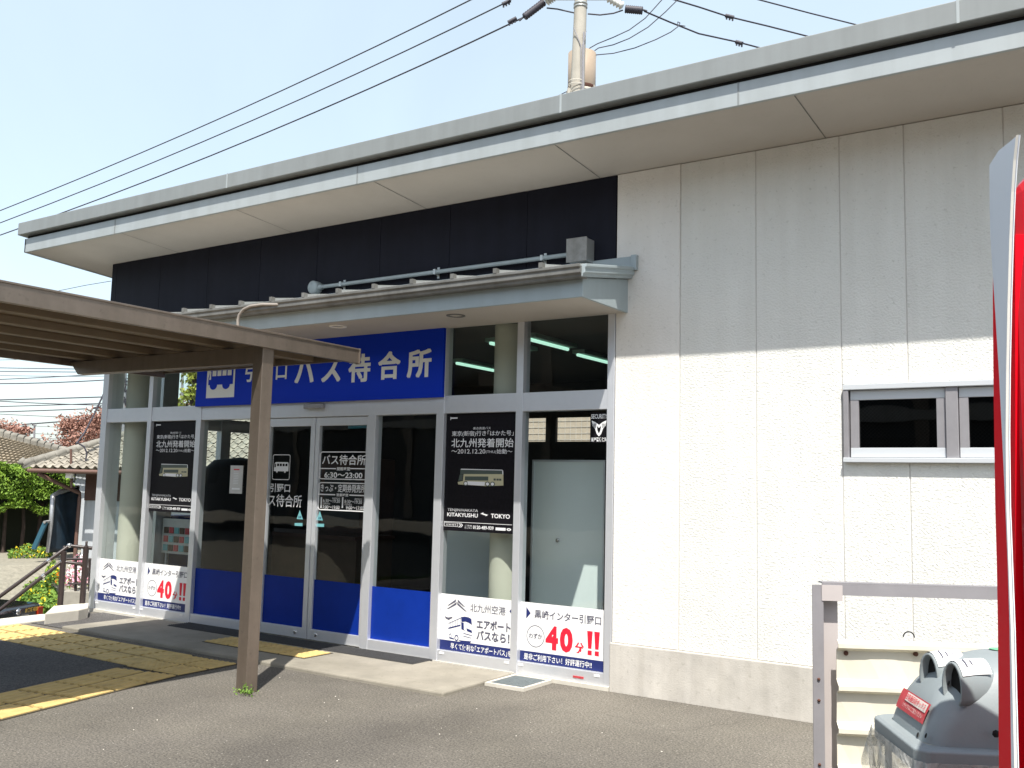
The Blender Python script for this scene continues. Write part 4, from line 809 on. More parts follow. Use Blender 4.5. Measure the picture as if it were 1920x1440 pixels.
q = MB(); pz = Vector((0, 0, 1)); q.prism([wc-ub*.03+pz*(.75-wc.z+0), wc-ub*.03+ua*9+pz*(.75-wc.z), wc-ub*.03+ua*9+pz*(1.5-wc.z), wc-ub*.03+pz*(1.5-wc.z)], ub*.02); q.build('eave_shade', M['wood'], HN)  # dark band painted on the wall as the shade under the eave
q = MB(); q.tube([E0+ua*.25-ub*.12-pz*.06, E0+ua*LU-ub*.12-pz*.06], .06, 8); q.build('gutter', M['copper'], HN)
q = MB(); q.tube([E0+ua*.55-ub*.1-pz*.15, wc-ua*.1-ub*.1+pz*(.95-wc.z), wc-ua*.1-ub*.1+pz*(.78-wc.z), wc-ua*.12-ub*.1+pz*(-1.2-wc.z)], .055, 8); q.build('downpipe', M['copper'], HN)
# two small posts and service pole on the roof corner
q = MB(); c0 = at_d(134, 915, 29.6); q.tube([c0, at_d(133, 842, 29.6)], .035, 8); o = q.build('service_mast', M['copper']); tag(o, 'thin rusty service mast rising past the eave of the tiled house', 'mast')
q = MB(); c1 = at_d(131, 888, 29.5); q.obox(c1, ua*.09, ub*.06, pz*.13); q.build('meter_box', M['vtrim'], o); q = MB(); q.tube([at_d(x, y, 29.5) for x, y in ((145, 830), (158, 838), (163, 850), (160, 866), (150, 880), (142, 888), (138, 905))], .022, 8); q.build('cable_loop', M['wire'], o)
# farther house with tan tiled roof
F0 = at_d(-160, 862, 40); F1 = at_d(205, 880, 36); eu = (F1-F0); eu.z = 0; F0.z = F1.z = 1.62
back = Vector((-eu.y, eu.x, 0)).normalized(); back = back if back.dot(Vector((-.85, .5, 0))) > 0 else -back
HF = empty('tiled_house', F0+eu*.5+back*3-pz*2.5, 'farther house with tan finely tiled roof at the left edge', 'house')
lm = eu.length; ridgeh = 2.6
q = MB(); R0, R1 = at_d(-160, 770, 43), at_d(165, 862, 38)
nJ = 13; U_ = eu.normalized()
def farpt(u, v): return (F0.lerp(F1, u)).lerp(R0.lerp(R1, u), v)
for j in range(nJ):
    for i in range(44):
        for a0, a1, h0, h1 in ((0, .5, 0, .03), (.5, 1, .03, 0)):
            u0_, u1_ = (i+a0)/44, (i+a1)/44; v0, v1 = j/nJ, (j+1)/nJ
            q.add([farpt(u0_, v0)+pz*(h0+.075), farpt(u1_, v0)+pz*(h1+.075), farpt(u1_, v1)+pz*h1, farpt(u0_, v1)+pz*h0, farpt(u0_, v0+.6/nJ)+pz*(h0-.10), farpt(u1_, v0+.6/nJ)+pz*(h1-.10)], [(0, 1, 2, 3), (4, 5, 1, 0)])
q.build('roof', M['tile2'], HF, fixn=False)
q = MB()
for i in range(26): q.tube([R0.lerp(R1, i/26)+pz*.10, R0.lerp(R1, (i+.9)/26)+pz*.13], .12, 8); q.bar(R0.lerp(R1, i/26)+pz*.02, R0.lerp(R1, (i+.9)/26)+pz*.02, .24, .16)
q.build('ridge', M['ridget'], HF)
q = MB(); q.prism([F0+back*.6-pz*2.8, F1+back*.6-pz*2.8, F1+back*5-pz*2.8, F0+back*5-pz*2.8], pz*2.78); q.build('wall', M['hwall'], HF)

# ================================================================ PLANTS
def hump(c, r, z0, z1):
    def f():
        while True:
            a_, b_, c2 = random.uniform(-1, 1), random.uniform(-1, 1), random.uniform(0, 1)
            if a_*a_+b_*b_+c2*c2 < 1 and a_*a_+b_*b_+c2*c2 > .35: return (c[0]+a_*r, c[1]+b_*r, z0+(z1-z0)*c2)
    return f
hd = empty('hedge', at_d(60, 1040, 33), 'clipped bright green hedge on dark bare stems behind the gravel yard', 'hedge')
h0, h1 = at_d(-340, 900, 31.5), at_d(142, 900, 34.0); hl = (h1-h0); hl.z = 0; hb = Vector((-hl.y, hl.x, 0)).normalized(); hb = hb if hb.dot(h0-CP) > 0 else -hb
q = MB()
def hp():
    u = random.random(); v = random.random(); s_ = random.random()
    zt = 1.72+.10*math.sin(u*23)+.08*math.sin(u*57)-.25*max(0, (u-.93)/.07)**2
    if s_ < .55: w_, z_ = random.uniform(-.05, .25)+.12*math.sin(u*41+v*5), .42+(zt-.42)*v
    else: w_, z_ = random.uniform(0, 1.6), zt-.18*random.random()**2
    if v < .2 and s_ < .55: z_ -= .25*max(0, math.sin(u*31))
    p = h0+hl*u+hb*w_; return (p.x, p.y, z_)
leaves(q, 26000, hp, .055); q.build('crown', M['leafh'], hd, fixn=False)
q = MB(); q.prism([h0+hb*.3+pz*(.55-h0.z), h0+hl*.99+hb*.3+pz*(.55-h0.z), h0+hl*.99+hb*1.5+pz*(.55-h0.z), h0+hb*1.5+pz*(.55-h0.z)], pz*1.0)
q.prism([h0+hb*1.0+pz*(-1.1-h0.z), h0+hl*.99+hb*1.0+pz*(-1.1-h0.z), h0+hl*.99+hb*1.4+pz*(-1.1-h0.z), h0+hb*1.4+pz*(-1.1-h0.z)], pz*1.7); q.build('dark_core', M['hcore'], hd)  # solid near-black blocks inside the crown and behind the stems
for i in range(13):
    q = MB(); p = h0+hl*(i+.5)/13+hb*.5; q.tube([(p.x, p.y, -1.1), (p.x+random.uniform(-.1, .1), p.y, -.2), (p.x+random.uniform(-.2, .2), p.y, .8)], [.07, .055, .04], 7); q.build('trunk', M['bark'], hd)
# yellow flowers before the hedge
def flowers(name, px0, px1, py0, py1, D0, D1, nl, nf, lm_, fms, label, hgt_=.25, ls=.05, fs=.045):
    root = empty(name, at_d((px0+px1)/2, py1, D0), label, 'flowers'); zb = min(at_d(px0, py1, D0).z, at_d(px1, py1, D0).z)
    def fn():
        px, t_ = random.uniform(px0, px1), random.random(); D = D0+(D1-D0)*t_; e = abs((px-(px0+px1)/2)/((px1-px0)/2)); p = at_d(px, py1+(py0-py1)*t_*(1-.5*e*e), D); return (p.x, p.y, p.z+random.uniform(0, hgt_)*(1-.4*e))
    q = MB(); leaves(q, nl, fn, ls); q.build('leaves', lm_, root, fixn=False)
    for fm in fms:
        q = MB(); leaves(q, nf//len(fms), lambda: Vector(fn())+pz*.03, fs); q.build('blossoms', fm, root, fixn=False)
flowers('flower_bed', 15, 98, 1033, 1050, 31.2, 32.2, 900, 110, M['leafg'], [M['fyel']], 'yellow flowers at the foot of the hedge', .25)
flowers('flower_bed', 30, 112, 1100, 1152, 26.4, 28.0, 3200, 150, M['leafg'], [M['fyel']], 'green grassy plants with yellow flowers behind the taxi', .25, .06, .05)
flowers('flower_bed', 84, 112, 1066, 1098, 27.6, 28.4, 500, 60, M['leafg'], [M['fyel']], 'taller yellow flower clump beside the handrail post', .3)
flowers('flower_bed', 104, 122, 1080, 1096, 24.4, 25.0, 120, 50, M['leafg'], [M['fora']], 'small orange flowers beside the pink ones', .15)
flowers('flower_bed', 124, 172, 1055, 1104, 23.2, 24.4, 350, 800, M['leafg'], [M['fpink'], M['fwhite']], 'mass of pink and white flowers above the concrete block wall', .2, .05, .055)
q = MB(); c0, c1 = at_d(116, 1108, 23.0), at_d(185, 1102, 22.6); c1.z = c0.z; e_ = (c1-c0); bk = Vector((-e_.y, e_.x, 0)).normalized(); bk = bk if bk.dot(c0-CP) > 0 else -bk
q.prism([c0-pz*1.2, c1-pz*1.2, c1-pz*1.2+bk*.9, c0-pz*1.2+bk*.9], pz*1.2); o = q.build('block_wall', M['block'], bevel=.02); tag(o, 'low grey concrete block wall holding the pink flower bed', 'wall')
q = MB()
for px in (142, 168): p = at_d(px, 1104, 22.9); q.tube([p-pz*.05, at_d(px, 1047, 22.9)], .03, 8)
q.tube([at_d(120, 1048, 22.9), at_d(190, 1049, 22.6)], .025, 8); q.tube([at_d(128, 1094, 22.9), at_d(190, 1096, 22.6)], .02, 8); o = q.build('railing', M['railm']); tag(o, 'thin dark railing in front of the pink flowers', 'railing')
# tarp covered frame and teal board beside the house
q = MB(); a0, a1, a2, a3 = at_d(89, 1036, 30.2), at_d(99, 930, 30.2), at_d(146, 930, 30.9), at_d(146, 1036, 30.9)
tr_ = q.grid(lambda u, v: a0.lerp(a3, u).lerp(a1.lerp(a2, u)+pz*.28*u, v)+hb*.06*math.sin(9*u+3*v), 14, 12).build('tarpaulin_shelter', M['tarp'], solid=.02); tag(tr_, 'dark blue tarpaulin shelter with crumpled silver edge beside the house wall', 'shelter')
q = MB(); q.tube([a0+pz*.0, a0.lerp(a1, .5)+hb*-.05, a1, a1.lerp(a2, .3)+pz*.13, a1.lerp(a2, .6)+pz*.17, a2+pz*.28], [.05, .06, .07, .08, .05, .04], 7); q.build('silver_edge', M['foil'], tr_)
q = MB(); q.bar(at_d(63, 1030, 29.8), at_d(85, 980, 30.0), .16, .05); o = q.build('leaning_board', M['teal']); tag(o, 'narrow teal board leaning in the dark under the hedge', 'board'); q = MB(); q.tube([at_d(83, 979, 29.9), at_d(95, 977, 30.2)], .04, 8); q.build('cap', M['foil'], o)
# cherry trees with reddish new leaves
def tree(px, pyb, D, blobs, nl, lm_, label, cat, name='cherry_tree', ls=.078, trunk_r=.22, nb=4):
    b0 = at_d(px, pyb, D); b0.z = -1.0; rt_ = empty(name, b0, label, cat); q = MB(); tips = []
    top = at_d(px, blobs[0][1]+10, D)
    q.tube([b0, b0.lerp(top, .35)+Vector((.15, .1, 0)), b0.lerp(top, .6)], [trunk_r, trunk_r*.75, trunk_r*.5], 9); mid = b0.lerp(top, .5)
    lf = MB()
    for bx, by, r_, k in blobs:
        c = at_d(bx, by, D+random.uniform(-2, 2)); c = Vector(c)
        q.tube([mid+Vector((0, 0, -.2)), mid.lerp(c, .5)+Vector((random.uniform(-.3, .3), random.uniform(-.3, .3), .25)), c], [trunk_r*.45, trunk_r*.28, .02], 6)
        for _ in range(nb):
            e = c+Vector((random.gauss(0, r_*.7), random.gauss(0, r_*.7), random.gauss(0, r_*.45))); q.tube([c.lerp(mid, .15), c.lerp(e, .55)+Vector((0, 0, .12)), e], [.045, .025, .008], 5)
            cs = [e, c.lerp(e, .55), c]
            def fn():
                a_ = random.choice(cs); return a_+Vector((random.gauss(0, r_*.30), random.gauss(0, r_*.30), random.gauss(0, r_*.20)))
            leaves(lf, int(nl*k/nb), fn, ls)
    q.build('trunk', M['bark'], rt_); lf.build('crown', lm_, rt_, fixn=False)
tree(215, 950, 46, [(180, 815, 1.2, 1), (215, 835, 1.5, 1.4), (165, 850, 1.2, 1), (135, 830, .9, .6), (120, 800, .55, .35), (150, 795, .6, .4), (185, 790, .7, .5), (250, 830, 1.4, 1.2), (230, 800, .9, .7), (270, 850, 1.2, 1), (145, 860, .9, .7), (200, 860, 1.3, 1.1)], 1900, M['leafc'], 'large cherry tree with reddish leaves rising behind the tiled roofs', 'tree')
tree(25, 900, 48, [(30, 806, .75, .5), (12, 808, .6, .4), (48, 806, .4, .25), (20, 830, .6, .4)], 1300, M['leafc'], 'small reddish cherry crown above the tan roof at far left', 'tree', trunk_r=.15)
tree(330, 900, 44, [(325, 765, .8, .7), (350, 775, .9, .7), (300, 780, .8, .6), (380, 790, 1, .8), (420, 790, 1.1, .8)], 1200, M['leafc'], 'reddish cherry tree seen through the upper left panes', 'tree', trunk_r=.2)
tree(362, 900, 36, [(365, 715, .45, .5), (358, 735, .5, .5), (372, 750, .5, .5), (366, 700, .35, .4), (385, 730, .6, .6)], 420, M['leafy'], 'yellow green tree seen through the pane left of the blue sign', 'tree', name='leafy_tree', ls=.11, trunk_r=.12)

# ================================================================ UTILITY POLES AND WIRES
PP = Vector((-6.53, 10.95, 0)); pb = at_d(1082, 180, 20.0); pt_ = at_d(1089, 0, 20.0)
PU = empty('utility_pole', (pb.x, pb.y, 0), 'tall concrete utility pole rising behind the roof', 'utility pole')
q = MB(); ax = (pt_-pb)/(pt_.z-pb.z); q.tube([pb-ax*(pb.z+.2), pb, pt_, pt_+ax*1.6], [.185, .155, .135, .125], 18); q.build('shaft', M['pole'], PU)
q = MB(); 
for z in (.02, .09): q.lathe(pt_-ax*(.10+z), [(.145, 0), (.155, .005), (.155, .03), (.145, .035)], 18)
q.bar(pt_+ax*.06-RT*.9, pt_+ax*.06+RT*.9, .09, .09); q.bar(pt_+ax*1.2-RT*1.0, pt_+ax*1.2+RT*1.0, .09, .09); q.build('crossarm', M['steel'], PU)
q = MB(); q.tube([at_d(1076, 52, 19.84), at_d(1089, 85, 19.83), at_d(1089.5, 175, 19.83)], .010, 6); q.tube([at_d(1099, 58, 19.86), at_d(1092, 85, 19.83), at_d(1092, 178, 19.83)], .010, 6); q.tube([at_d(1094.5, 60, 19.84), at_d(1093.5, 180, 19.83)], .016, 6); q.build('ground_wire', M['fencem'], PU)
q = MB(); p = at_d(1080, 172, 19.95); q.obox(p, RT*.19, FW*.03, pz*.05); q.obox(p-RT*.16-pz*.05, RT*.03, FW*.1, pz*.10)
for dz in (.12, .20): q.lathe(p+pz*dz, [(.17, 0), (.172, .005), (.172, .028), (.17, .03)], 18)
for dx in (-.19, -.1, .12, .22): q.bar(p+RT*dx-FW*.16+pz*.12, p+RT*dx-FW*.16+pz*.24, .02, .02)
q.build('arm_clamp', M['pole'], PU)
tf = at_d(1091, 134, 20.45); TFm = MB(); rr_ = .31
TFm.lathe(tf, [(0, .42), (.2, .44), (rr_, .40), (rr_, -.38), (rr_-.01, -.40)], 28); TO = TFm.build('transformer', M['tan']); tag(TO, 'tan cylindrical transformer hanging behind the utility pole', 'transformer')
q = MB(); q.lathe(tf, [(rr_+.002, -.38), (rr_+.002, -.47), (rr_-.05, -.50), (0, -.5)], 28); q.build('rust_band', M['rust'], TO)
q = MB(); q.lathe(tf-pz*.50, [(rr_+.03, -.03), (rr_+.03, .02), (rr_-.06, .02), (rr_-.06, -.03), (rr_+.03, -.03)], 28)
for k in range(6): a_ = k*math.pi/3; q.bar(tf+Vector((math.cos(a_)*rr_, math.sin(a_)*rr_, -.38)), tf+Vector((math.cos(a_)*(rr_+.01), math.sin(a_)*(rr_+.01), -.5)), .04, .03)
for s_ in (-1, 1): q.bar(tf+RT*.22*s_-pz*.52, tf+RT*.12*s_-pz*1.0-FW*.15, .08, .10)
q.obox(tf-pz*.72, RT*.20, FW*.12, pz*.16); q.build('cradle', M['pole'], TO)
for px, py in ((1113, 100), (1100, 100)):
    q = MB(); p = at_d(px, py+4, 20.45); q.lathe(p, [(.03, -.10), (.06, -.06), (.04, -.04), (.065, -.01), (.04, .01), (.055, .04), (.02, .07), (0, .08)], 14); q.build('bushing', M['porc'], TO)
WN = [0]
def line(pts, r_=.014, label='', grp=None, cl=(), ins=None, far_=0):
    q = MB(); v = [at_d(x, y, D) for x, y, D in pts]
    if far_: dr_ = (v[-1]-v[-2]); dr_.z = 0; v.append(v[-1]+dr_.normalized()*far_)
    q.tube(v, r_, 6); o = q.build('power_line', M['wire']); tag(o, label, 'power line', grp)
    for x, y, D, x2, y2 in cl:      # clamps hanging on the line
        q = MB(); a_, b_ = at_d(x, y, D), at_d(x2, y2, D); q.tube([a_, b_], .045, 8)
        for k in range(3): c = a_.lerp(b_, .15+.35*k); q.tube([c, c-pz*.085], .02, 6)
        q.build('line_clamp', M['wire'], o)
    if ins:
        (x, y, D, x2, y2, rr) = ins; q = MB(); a_, b_ = at_d(x, y, D), at_d(x2, y2, D); n = 9; q.tube([a_.lerp(b_, k/(n*2)) for k in range(2*n+1)], [.04+(rr if k % 2 else rr*.7) for k in range(2*n+1)], 8); q.tube([a_+pz*.02, a_.lerp(b_, -.25)], .02, 6); q.build('strain_cover', M['wire'], o)
    return o
def insul(o, x, y, D, x2, y2):
    q = MB(); a_, b_ = at_d(x, y, D), at_d(x2, y2, D); n = 5; q.tube([a_.lerp(b_, k/(n*2)) for k in range(2*n+1)], [.10 if k % 2 else .05 for k in range(2*n+1)], 12); q.build('insulator', M['porc'], o)
def span(x0, y0, D0, x1, y1, D1, sag, n=10, ext=0):
    pts = []
    for i in range(n+1):
        t_ = i/n; pts.append((x0+(x1-x0)*t_, y0+(y1-y0)*t_+sag*4*t_*(1-t_), D0+(D1-D0)*t_))
    if ext: pts = [(x0-(x1-x0)*.3, y0-(y1-y0)*.3-sag, D0-(D1-D0)*.3)]+pts
    return pts
line(span(0, 395, 36, 884, -1, 21, 12)+[(960, -38, 20)], .016, 'uppermost of the three black wires crossing the sky at left', 'wires over the roof')
line(span(0, 418, 36, 950, 4, 20.6, 14)+[(1000, -25, 20)], .016, 'middle black wire of the three crossing the sky at left', 'wires over the roof', [(942, 8, 20.6, 957, 1)])
o = line(span(0, 441, 36, 985, 31, 20.2, 16), .018, 'lowest of the three left wires, ending at the pole insulator', 'wires over the roof', [(953, 42, 20.3, 968, 34)], (983, 32, 20.2, 1020, 4, .05)); insul(o, 1024, 4, 20.1, 1042, -8)
o = line([(1025, 15, 20.1), (1045, 17, 20.1), (1076, 24, 20.0)], .016, 'short jumper wire left of the pole top'); 
o = line([(1102, 26, 20.0), (1125, 28, 20.0), (1150, 25, 20.0), (1168, 19, 20.0)], .016, 'short jumper wire right of the pole top')
o = line([(1208, 21, 20.0), (1255, 41, 20.5), (1310, 63, 21.2), (1388, 80, 21.9), (1437, 93, 22.4), (1560, 124, 23.6)], .018, 'lower right power line running from the pole down behind the roof', 'wires over the roof', [(1379, 78, 21.8, 1393, 82)], (1205, 20, 20.0, 1172, 17, .055), 30); insul(o, 1168, 12, 20.0, 1140, -4)
line([(1240, -8, 20.4), (1270, 1, 20.6), (1310, 13, 20.9), (1365, 31, 21.5), (1440, 49, 22.3), (1526, 71, 23.1), (1640, 98, 24)], .018, 'middle right power line running down behind the roof', 'wires over the roof', [(1360, 29, 21.5, 1376, 33)], None, 30)
line([(1380, -12, 21), (1425, 0, 21.6), (1520, 25, 22.6), (1620, 50, 23.5), (1750, 80, 24.5)], .016, 'upper right power line at the top edge of the sky', 'wires over the roof', (), None, 30)
line([(1100, 97, 20.4), (1106, 90, 20.4), (1120, 82, 20.4), (1150, 70, 20.4), (1180, 56, 20.4), (1210, 34, 20.4), (1230, 12, 20.4), (1246, -6, 20.4)], .011, 'uppermost thin drop wire rising from the transformer', 'transformer leads')
line([(1115, 95, 20.4), (1122, 90, 20.4), (1150, 84, 20.4), (1180, 72, 20.4), (1215, 51, 20.4), (1248, 22, 20.4), (1268, 2, 20.4), (1271, -3, 20.4)], .011, 'middle thin drop wire rising from the transformer', 'transformer leads')
line([(1117, 103, 20.4), (1150, 100, 20.4), (1190, 90, 20.4), (1230, 74, 20.4), (1258, 60, 20.4), (1271, 50, 20.4), (1275, 43, 20.5), (1271, 41, 20.6), (1270, 47, 20.6), (1285, 49, 20.6)], .011, 'lowest thin drop wire curling up to the right hand line', 'transformer leads')
line([(1062, 172, 20), (1035, 185, 21), (1005, 199, 22)], .010, 'short thin wire from the pole clamp down to the roof edge')
# distant wires at left, low
for i, (x0, y0, x1, y1, sg_, r_) in enumerate(((0, 675, 70, 673, 0, .012), (0, 689.5, 190, 692, .5, .02), (0, 696, 190, 697.5, .5, .02), (0, 711, 190, 701, 1, .02), (0, 718, 190, 711, 3, .025), (0, 703, 190, 704, 2, .012), (0, 749.5, 192, 744, .5, .028), (0, 751, 192, 758, 2.5, .022), (0, 762, 192, 756, .5, .022), (0, 772, 165, 766, .6, .024), (0, 776, 192, 784, 1, .014), (0, 798, 192, 783, 1.5, .03), (62, 798, 110, 800, 1, .010), (62, 812, 110, 814, 1, .010), (62, 821, 110, 822, 1, .010))):
    line(span(x0-40, y0-(y1-y0)*40/max(1, x1-x0), 52, x1+60, y1+(y1-y0)*60/max(1, x1-x0), 46, sg_, 8), r_, ['thin wire right under the canopy edge', 'black wire second from the top under the canopy', 'black wire third from the top under the canopy', 'wire sloping up to the far pole below the canopy arm', 'thick sagging wire below the canopy arm', 'faint thin wire among the upper left ones', 'dashed looking thick wire high above the cherry tree', 'wire sagging down to a loop above the cherry tree', 'faint twisted wire above the cherry tree', 'wire reaching the white insulator near the window corner', 'thin wire just above the cherry crown', 'thick dark wire crossing in front of the cherry crown', 'faint far wire above the tan roof, top one', 'faint far wire above the tan roof, middle one', 'faint far wire above the tan roof, low one'][i], 'distant wires at left')
line([(196, 735, 30), (176, 778, 30), (158, 812, 29.8), (143, 832, 29.6)], .028, 'slanting service wire down to the tiled house mast')
q = MB(); q.lathe(at_d(169, 767, 46), [(.0, -.1), (.09, -.08), (.09, .08), (0, .1)], 10, (1, .3, 0)); o = q.build('line_insulator', M['porc']); tag(o, 'white insulator on a far wire beside the window corner', 'insulator'); q = MB(); q.tube([at_d(160, 768, 46), at_d(190, 762, 46)], .04, 6); q.build('strap', M['wire'], o)
line([(208, 527, 40), (160, 535, 42), (106, 546, 44)], .012, 'lone thin wire between the roof end and canopy')
# small far mast with aerial
q = MB(); q.tube([at_d(64, 822, 50), at_d(65, 796, 50)], .045, 8); q.tube([at_d(58, 793, 50), at_d(66, 799, 50)], .03, 6); q.tube([at_d(60, 797, 50), at_d(69, 797, 50)], .02, 6); o = q.build('aerial_mast', M['fencem']); tag(o, 'small thin aerial mast above the ridge of the tan roof', 'mast')
# second utility pole seen through the glazing
q = MB(); q.tube([at_d(230, 1000, 42), at_d(233, 660, 42)], [.13, .10], 12); o = q.build('utility_pole', M['fencem']); tag(o, 'slim grey utility pole seen through the left glazing', 'utility pole')
q = MB()
for _ in range(16):
    a_ = Vector((random.uniform(220, 240), random.uniform(715, 755), 0)); q.tube([at_d(a_.x, a_.y, 41.9), at_d(a_.x+random.uniform(-9, 9), a_.y+random.uniform(-4, 10), 41.9), at_d(a_.x+random.uniform(-9, 9), a_.y+random.uniform(-8, 8), 41.9)], .03, 6)
q.bar(at_d(212, 712, 42), at_d(244, 716, 42), .08, .08); q.bar(at_d(214, 738, 42), at_d(244, 741, 42), .08, .08); q.build('cable_bundle', M['wire'], o)
q = MB(); q.tube([at_d(340, 900, 40), at_d(342, 690, 40)], .05, 8); o = q.build('slim_pole', M['fencem']); tag(o, 'very slim pole seen through the upper pane beside the tree', 'pole')

# ================================================================ FENCE, BIN, VENDING MACHINE
d1 = Vector((.86, .51, 0)); FP = Vector((2.244, -2.55, 0)); nb_ = Vector((d1.y, -d1.x, 0))    # towards the camera
FN = empty('yard_fence', FP, 'small steel angle fence with cream corrugated panel beside the white wall', 'fence')
q = MB(); q.obox(FP+pz*.54-d1*.0, d1*.021, nb_*.003, pz*.56); q.obox(FP+pz*.54+d1*.02+Vector((0, 0, 0))-nb_*.03, d1*.0025, nb_*.03, pz*.555); 
q.build('post', M['fencem'], FN)
q = MB(); q.obox(FP+pz*.66+d1*.055-nb_*.05, d1*.035, nb_*.003, pz*.42); q.build('post_flange', M['fencel'], FN)
q = MB(); q.obox(FP+d1*.87+pz*1.083-nb_*.01, d1*.85, nb_*.003, pz*.022); q.obox(FP+d1*.87+pz*1.108-nb_*.035, d1*.85, nb_*.027, pz*.0025); q.build('rail', M['fencem'], FN)
q = MB(); q.obox(FP+d1*.055+pz*1.070+nb_*.002, d1*.04, nb_*.004, pz*.03); q.build('bracket', M['fencel'], FN)
q = MB(); zt = .895; L_ = 1.65
pf = []; z = zt
prf = []
for k in range(5):
    zk = zt-.160*k
    prf += [(zk, .012), (zk-.012, .030), (zk-.026, .030), (zk-.040, .004), (zk-.150, .0)]
P0 = FP+d1*.065+nb_*.012
vs = []
NU = 30
for (z_, dd) in prf:
    for i in range(NU+1):
        u = i/NU; wv = .003*math.sin(17*u+z_*9)+.002*math.sin(41*u+z_*21); vs.append(P0+d1*(L_*u)+nb_*(dd+wv)+pz*z_)
q.add(vs, [(j*(NU+1)+i, j*(NU+1)+i+1, (j+1)*(NU+1)+i+1, (j+1)*(NU+1)+i) for j in range(len(prf)-1) for i in range(NU)], False)
q.build('corrugated_panel', M['panel'], FN, solid=.006)
for u, z_ in ((.035, .845), (.30, .85), (.035, .55)):
    q = MB(); p = P0+d1*u+nb_*.006+pz*z_; q.lathe(p, [(.009, 0), (.009, .008), (0, .010)], 10, nb_); q.bar(p+nb_*.003, p+nb_*.003-pz*.022, .006, .003); q.build('bolt', M['rust'], FN)
for z_ in (.42, .66, .74): q = MB(); q.lathe(FP+nb_*.004+pz*z_, [(.006, 0), (.006, .004), (0, .005)], 8, nb_); q.build('bolt', M['rust'], FN)
q = MB(); c = at_y(1704, 1195, P0.y+.28); q.tube([c+d1*(.022*math.cos(a_))+pz*(.022*math.sin(a_)) for a_ in [math.pi*k/8 for k in range(9)]], .0025, 6); o = q.build('wire_hook', M['wire'], FN)

# recycling bin
bA = Vector((2.783, -3.459, 0)); e1 = Vector((-.485, .875, 0)); e2 = Vector((.875, .485, 0)); bw, bd, rz = .42, .52, .752
BC = bA+e1*bw/2+e2*bd/2; nf = -e2
RB = empty('recycling_bin', BC, 'grey dome lidded recycling bin with two hooded openings and clear bag', 'bin')
bp_ = lambda a_, b_, z_: BC+e1*a_+e2*b_+pz*z_       # a across the front, b depth (front is -b)
def rr(hw, hd, r_, z_, n=6):
    pts = []
    for cx, cy2, a0 in ((hw-r_, hd-r_, 0), (-hw+r_, hd-r_, 90), (-hw+r_, -hd+r_, 180), (hw-r_, -hd+r_, 270)):
        for k in range(n+1): a_ = R(a0+90*k/n); pts.append(bp_(cx+r_*math.cos(a_), cy2+r_*math.sin(a_), z_))
    return pts
def loft(q, rings, cap=True, smooth=True):
    n = len(rings[0]); vs = [p for r_ in rings for p in r_]
    q.add(vs, [(i*n+k, i*n+(k+1)%n, (i+1)*n+(k+1)%n, (i+1)*n+k) for i in range(len(rings)-1) for k in range(n)], smooth)
    if cap: q.add(rings[-1], [tuple(range(n))], smooth)
q = MB(); loft(q, [rr(bw/2+.012, bd/2+.012, .05, rz-.062), rr(bw/2+.012, bd/2+.012, .05, rz-.002), rr(bw/2, bd/2, .05, rz+.004), rr(bw/2-.03, bd/2-.03, .05, rz+.004)], False, False); q.build('rim', M['bin'], RB, bevel=.004)
# dome: front slope gentle, rear steep
def dome(t_, sh=0):     # t 0..1 from rim to top
    s_ = math.cos(t_*math.pi/2); zz = rz+.004+.245*math.sin(t_*math.pi/2)**.95
    hw, hd_ = max(.02, (bw/2-.025)*s_**.62), max(.02, (bd/2-.03)*s_**.80)
    return [p+e2*(.09*t_) for p in rr(hw, hd_, min(hw, hd_)*(.35+.6*t_), zz)]
q = MB(); loft(q, [dome(k/14) for k in range(15)]); q.build('lid', M['bin'], RB)
HR = R(20); hx_ = e1*math.cos(HR)+e2*-math.sin(HR); hy_ = e2*math.cos(HR)+e1*math.sin(HR)     # hoods turned a little towards the street
def hood(c):
    P_ = lambda a, b, z: c+hx_*a+hy_*b+pz*z
    q = MB(); n = 16; HA, HZ = .038, .068; rings = []
    for t_, dr, dz in ((0, 0, 0), (.05, 0, .004), (.09, -.002, .002), (.14, -.010, -.012), (.18, -.026, -.034)):
        rings.append([P_((HA+dr)*math.cos(w), t_, dz+(HZ+dr)*math.sin(w)) for w in [R(-42+264*k/n) for k in range(n+1)]])
    vs = [p for r_ in rings for p in r_]; m = n+1
    q.add(vs, [(i*m+k, i*m+k+1, (i+1)*m+k+1, (i+1)*m+k) for i in range(4) for k in range(n)], True); h = q.build('hood', M['bin'], RB, solid=.007)
    q = MB(); q.add([P_(HA*.95*math.cos(w), .026, HZ*.95*math.sin(w)) for w in [2*math.pi*k/24 for k in range(24)]], [tuple(range(24))]); q.build('opening', M['hole'], h)
    q = MB(); W_ = [R(62+88*k/8) for k in range(9)]
    vs = [P_((HA+.006)*math.cos(w), .006+t_*.10, .004*(t_ > 0)+(HZ+.0072)*math.sin(w)) for t_ in (0, .5, 1) for w in W_]
    q.add(vs, [(i*9+k, i*9+k+1, 9+i*9+k+1, 9+i*9+k) for i in range(2) for k in range(8)], True); lb = q.build('hood_label', M['white'], h)
    q = MB()
    for i in range(3): q.tube([P_((HA+.0075)*math.cos(R(w)), .03+.02*i, .004+(HZ+.0085)*math.sin(R(w))) for w in (100+8*i, 115, 130-6*i)], .0020, 5)
    q.build('label_writing', M['ink'], h)
hood(at_d(1741, 1270, 3.24)); hood(at_d(1785, 1289, 3.09))
